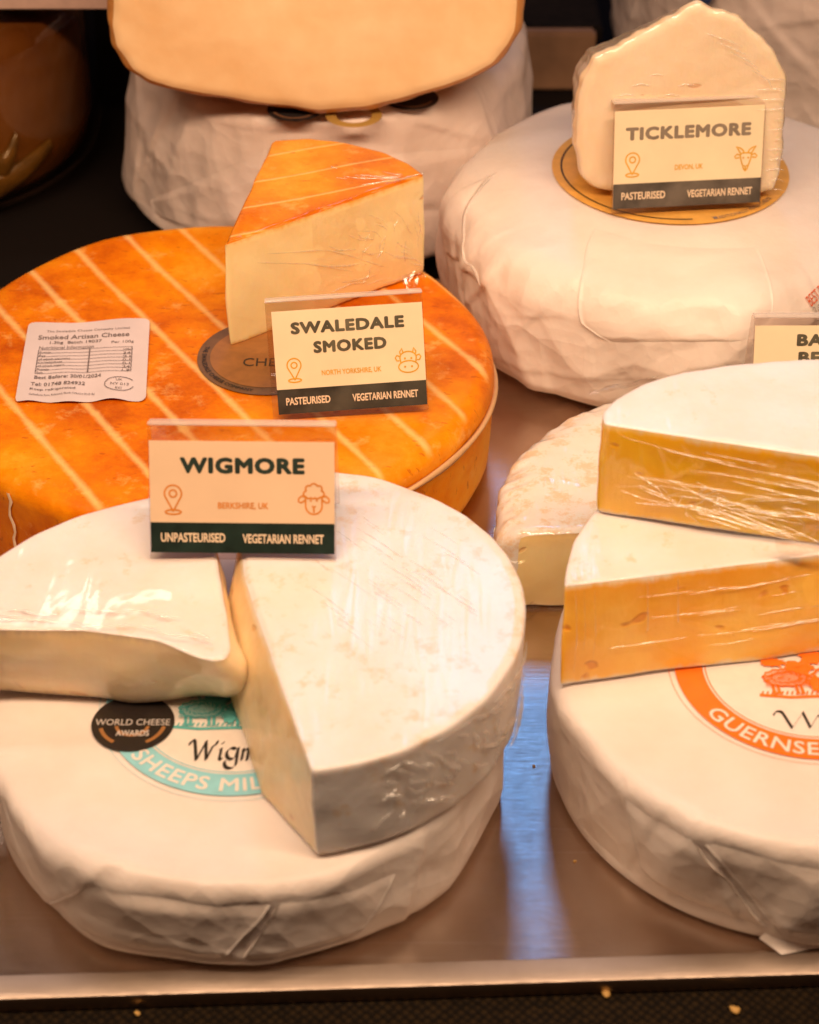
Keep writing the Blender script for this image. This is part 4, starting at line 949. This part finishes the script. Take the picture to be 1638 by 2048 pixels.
for (a, z, L, ra) in ((-62, .026, 1.0, .009), (-78, .044, .85, .010), (-52, .040, .2, .009), (-100, .03, .8, .009), (-96, .058, .7, .009)):
    V = []; F = []; nn_ = 14
    for i in range(nn_+1):
        t = i/nn_; aa = math.radians(a)-L*.5+L*t; rad = ra*math.sin(math.pi*min(max(t, .03), .97))**.3; zz = JZ+z+.012*math.cos(math.pi*(t-.5)*1.2)*-1+.01
        for q in range(10):
            b = 2*math.pi*q/10; rr_ = .119+rad*.4*math.cos(b); V.append((jc[0]+rr_*math.cos(aa), jc[1]+rr_*math.sin(aa), zz+rad*math.sin(b)))
    for i in range(nn_):
        for q in range(10): F.append((i*10+q, i*10+(q+1) % 10, (i+1)*10+(q+1) % 10, (i+1)*10+q))
    mesh_obj('pickle', V, F, PK, root)
sh_ = thing('upper_shelf', (-.4, 1.2, .145), 'out of focus pinkish shelf edge across the top left corner', 'shelf')
zs = aty(100, 14, 1.135)[2]
box('shelf_board', (-.95, 1.136, zs+.0005), (-.14, 1.75, zs+.012), m_flat('shelf_grey', (.10, .07, .05), .5), sh_)
box('shelf_edge', (-.95, 1.132, zs-.0005), (-.14, 1.136, zs+.024), m_flat('shelf_trim', (.50, .34, .28), .4, .2), sh_)
box('bracket', (-.90, 1.14, -.0120), (-.87, 1.75, zs), m_flat('bracket_grey', (.10, .07, .05), .5), sh_)
bx = thing('wooden_riser', (.10, 1.33, -.012), 'blurred brown wooden riser in the dark between the rear wrapped cheeses', 'riser')
WD = m_flat('brown_wood', (.30, .155, .08), .6, 0, .35, scale=9)
box('riser_front', (.050, 1.318, -.0118), (.136, 1.330, .0330), WD, bx, .002)
box('riser_top', (.045, 1.3305, .020), (.142, 1.62, .0325), m_flat('dark_riser_wood', (.012, .008, .006), .8, 0, .2, spec=.1), bx, .002)  # top board is near black, the front stays brown

# ------------------------------------------------------------------ price cards
def pin_icon(cx, cy, h, w_):
    s = h; L = []
    L.append(ribbon([(cx+x*s, cy+y*s) for x, y in arcp(0, .20, .28, .28, -35, 215, 30)[:]+[(-.02, -.36), (0.0, -.40), (.02, -.36)]], w_, True))
    L.append(ribbon([(cx+x*s, cy+y*s) for x, y in arcp(0, .20, .12, .12, 0, 345, 24)], w_, True))
    L.append(ribbon([(cx+x*s, cy+y*s) for x, y in arcp(0, -.42, .26, .075, 0, 345, 30)], w_, True))
    return L
def animal_icon(kind, cx, cy, h, w_):
    s = h; L = []; R = lambda P, cl=False: L.append(ribbon([(cx+x*s, cy+y*s) for x, y in P], w_, cl))
    D = lambda x, y, r: L.append(disc_mesh((cx+x*s, cy+y*s), r*s, 0, 14))
    if kind == 'sheep':
        R([(-.27, .14), (-.27, -.22)]+arcp(0, -.20, .27, .28, 185, 355, 20)+[(.27, -.22), (.27, .14)])
        cl = []
        for x, y, rx, a0, a1 in ((-.24, .20, .10, 250, 95), (-.17, .38, .10, 190, 60), (0, .44, .11, 150, 30), (.17, .38, .10, 120, -10), (.24, .20, .10, 85, -70), (.11, .13, .085, -40, -140), (-.03, .13, .085, -40, -140), (-.17, .13, .085, -40, -140)): cl += arcp(x, y, rx, rx, a0, a1, 8)
        R(cl, True)
        for sg in (-1, 1): R([(sg*x, y) for x, y in ((.29, .10), (.40, .13), (.50, .04), (.50, -.06), (.42, -.10), (.34, -.05), (.28, .0))], False)
        D(-.10, -.02, .035); D(.10, -.02, .035); R([(-.06, -.20), (0, -.25), (.06, -.20)]); R([(0, -.25), (0, -.42)])
    elif kind == 'cow':
        R(arcp(0, -.20, .40, .24, 0, 350, 36), True)
        R([(-.30, -.06), (-.33, .14)]+arcp(0, .18, .33, .24, 178, 2, 24)+[(.33, .14), (.30, -.06)])
        for sg in (-1, 1):
            R([(sg*x, y) for x, y in ((.20, .40), (.24, .56), (.33, .42), (.31, .32))]); R([(sg*x, y) for x, y in ((.34, .24), (.46, .28), (.52, .18), (.46, .06), (.36, .06))])
            D(sg*.13, .14, .042); D(sg*.14, -.20, .042)
    else:
        R([(-.24, .18), (-.20, -.02), (-.07, -.42), (0, -.50), (.07, -.42), (.20, -.02), (.24, .18)]); R([(-.24, .18), (-.12, .24), (.12, .24), (.24, .18)])
        for sg in (-1, 1):
            R([(sg*x, y) for x, y in ((.07, .22), (.13, .36), (.26, .45), (.42, .50), (.33, .40), (.26, .28), (.20, .20))])
            R([(sg*x, y) for x, y in ((.24, .16), (.36, .20), (.46, .10), (.40, .03), (.26, .06))]); D(sg*.10, .04, .04)
        R([(-.07, -.26), (0, -.34), (.07, -.26)]); R([(0, -.34), (0, -.46)])
    return L
def card(name_label, bl, br, z, H, tilt, title, small, left, right, icon, mats, cat_label, roll=0, paper=(0.0, 1.0), yx=None):
    INS, TI, BD, SM_, ICON = mats
    bl = np.array(bl); br = np.array(br); ex = Vector((br-bl).tolist()).normalized(); W = float(np.linalg.norm(br-bl))
    back = Vector((-ex.y, ex.x, 0)).normalized(); ey = (Vector((0, 0, 1))*math.cos(tilt)+back*math.sin(tilt)).normalized(); ez = ex.cross(ey)
    R = Matrix((ex, ey, ez)).transposed().to_4x4(); 
    org = Vector(bl.tolist())+Vector((0, 0, 0)); M = Matrix.Translation(org) @ R @ Matrix.Rotation(roll, 4, 'Z')
    root = thing('price_card', tuple(org), name_label, 'price card')
    th = .0016
    # clear holder: front sheet, folded top, rear leg
    fr = box('acrylic_front', (0, 0, -th-.0004), (W, H, -.0004), ACR, root, .0003, M)
    box('acrylic_fold', (0, H-.0004, -.0075), (W, H+.0012, -.0003), ACRE, root, .0004, M)
    # rear leg as a thin sheet in card space leaning further back
    hinge = Matrix.Translation((0, H-.001, -.0068)) @ Matrix.Rotation(tilt+math.radians(9), 4, 'X')
    box('acrylic_leg', (0, -.0495*H/.056+.004, -th), (W, 0, 0), ACR, root, .0003, M @ hinge)
    x0, x1 = paper[0]*W, paper[1]*W; w = x1-x0; yb = .038*W+.0; hp = (H-.004)-yb if cat_label is None else cat_label
    pw = w*.985; px = x0+w*.0075
    Q = .0
    ins = box('paper_insert', (px, yb, -.0004), (px+pw, yb+hp, -.00005), INS, root, 0, M)
    def flat(nm, VF, mt, zo):
        V, F = VF; V = np.array(V, float); V[:, 0] += px; V[:, 1] += yb; V[:, 2] += zo; return mesh_obj(nm, V, F, mt, ins, False, M)
    bh = .168*pw
    if left is not None:
        flat('dark_band', (np.array([(0, 0, 0), (pw, 0, 0), (pw, bh, 0), (0, bh, 0)]), [(0, 1, 2, 3)]), BD, .0001)
        flat('band_lettering', merge([text_fit(left, .055*pw, (.055+.027*len(left))*pw, .085*pw, .052*pw, 0, .032), text_fit(right, .50*pw, .942*pw, .082*pw, .052*pw, 0, .032)]), CREAM_INK, .0002)
        flat('place_lettering', merge([text_fit(small, (.505-.0105*len(small))*pw, (.505+.0105*len(small))*pw, .262*pw, .040*pw, 0, .022)]), ICON, .0001)
        flat('pin_icon', merge(pin_icon(.125*pw, .295*pw, .165*pw, .0085*pw)), ICON, .0001)
        flat('animal_icon', merge(animal_icon(icon, .888*pw, .300*pw, .165*pw, .0085*pw)), ICON, .0001)
    for s, a, b, y, h in title: flat('title_lettering', merge([text_fit(s, a*pw, b*pw, y*pw, h*pw, 0, .060, 0, 1.12)]), TI, .0001)
    return root
C1 = (INSERT_P, INK, BAND, OR_INK, OR_INK)
card('pinkish, shade-toned price card reading WIGMORE, standing on the white cheese at front left', at(300, 1118, .0955), at(672, 1122, .0955), .0955, .0560, math.radians(24),
     [('WIGMORE', .165, .84, .485, .090)], 'BERKSHIRE, UK', 'UNPASTEURISED', 'VEGETARIAN RENNET', 'sheep', C1, .0465)
card('cream price card reading SWALEDALE SMOKED, leaning on the orange smoked wheel', at(547, 842, .0640), at(858, 828, .0640), .064, .0575, math.radians(22),
     [('SWALEDALE', .12, .875, .575, .082), ('SMOKED', .262, .750, .440, .082)], 'NORTH YORKSHIRE, UK', 'PASTEURISED', 'VEGETARIAN RENNET', 'cow', (INSERT, INK_G, BAND_G, YE_INK, YE_INK), .0500, paper=(.03, 1.0), roll=math.radians(1.5))
card('price card reading TICKLEMORE with reflection haze painted in its ink, in front of the upright goat cheese', at(1223, 430, .0935), at(1521, 415, .0935), .0935, .0600, math.radians(12),
     [('TICKLEMORE', .075, .915, .500, .088)], 'DEVON, UK', 'PASTEURISED', 'VEGETARIAN RENNET', 'goat', (INSERT, INK_HAZE, BAND_HAZE, YE_INK, YE_INK), None)
p_ = at(1498, 858, .0465); q_ = p_+np.array([.078, .0005, 0])
card('cream price card starting with BA, half hidden behind the white rind wedge', p_, q_, .0465, .0560, math.radians(20),
     [('BA', .27, .44, .545, .078), ('BE', .285, .43, .430, .078)], '', None, None, None, (INSERT, INK_G, BAND_G, YE_INK, YE_INK), None)
# crumbs on the mat and tray
CRB = m_flat('crumb', (.62, .36, .10), .6)
for i, (u, v, s_) in enumerate(((1212, 1990, .0016), (275, 2026, .0012), (1470, 2020, .0018), (1068, 1532, .0006), (1150, 1722, .0006))):
    c = at(u, v, -.0085 if i < 3 else .0004); n_ = Noise(900, i+3); V = []; F = []
    for a in range(8):
        for b in range(10):
            ph = math.pi*a/7; t = 2*math.pi*b/10; d = np.array([math.sin(ph)*math.cos(t), math.sin(ph)*math.sin(t), math.cos(ph)*.7]); V.append(c+d*s_*(1+.25*n_(d*.003+c)))
    for a in range(7):
        for b in range(10): F.append((a*10+b, a*10+(b+1) % 10, (a+1)*10+(b+1) % 10, (a+1)*10+b))
    o = mesh_obj('crumb', np.array(V)-c, F, CRB, None); o.location = c
    tag(o, ['small golden crumb on the dark mat just below the tray lip', 'tiny pale crumb on the dark mat at lower left', 'amber crumb on the dark mat near the lower right corner', 'tiny dark crumb on the blue streak of the steel tray', 'tiny crumb on the bare steel between the two front wheels'][i], 'crumb', 'scattered crumbs')
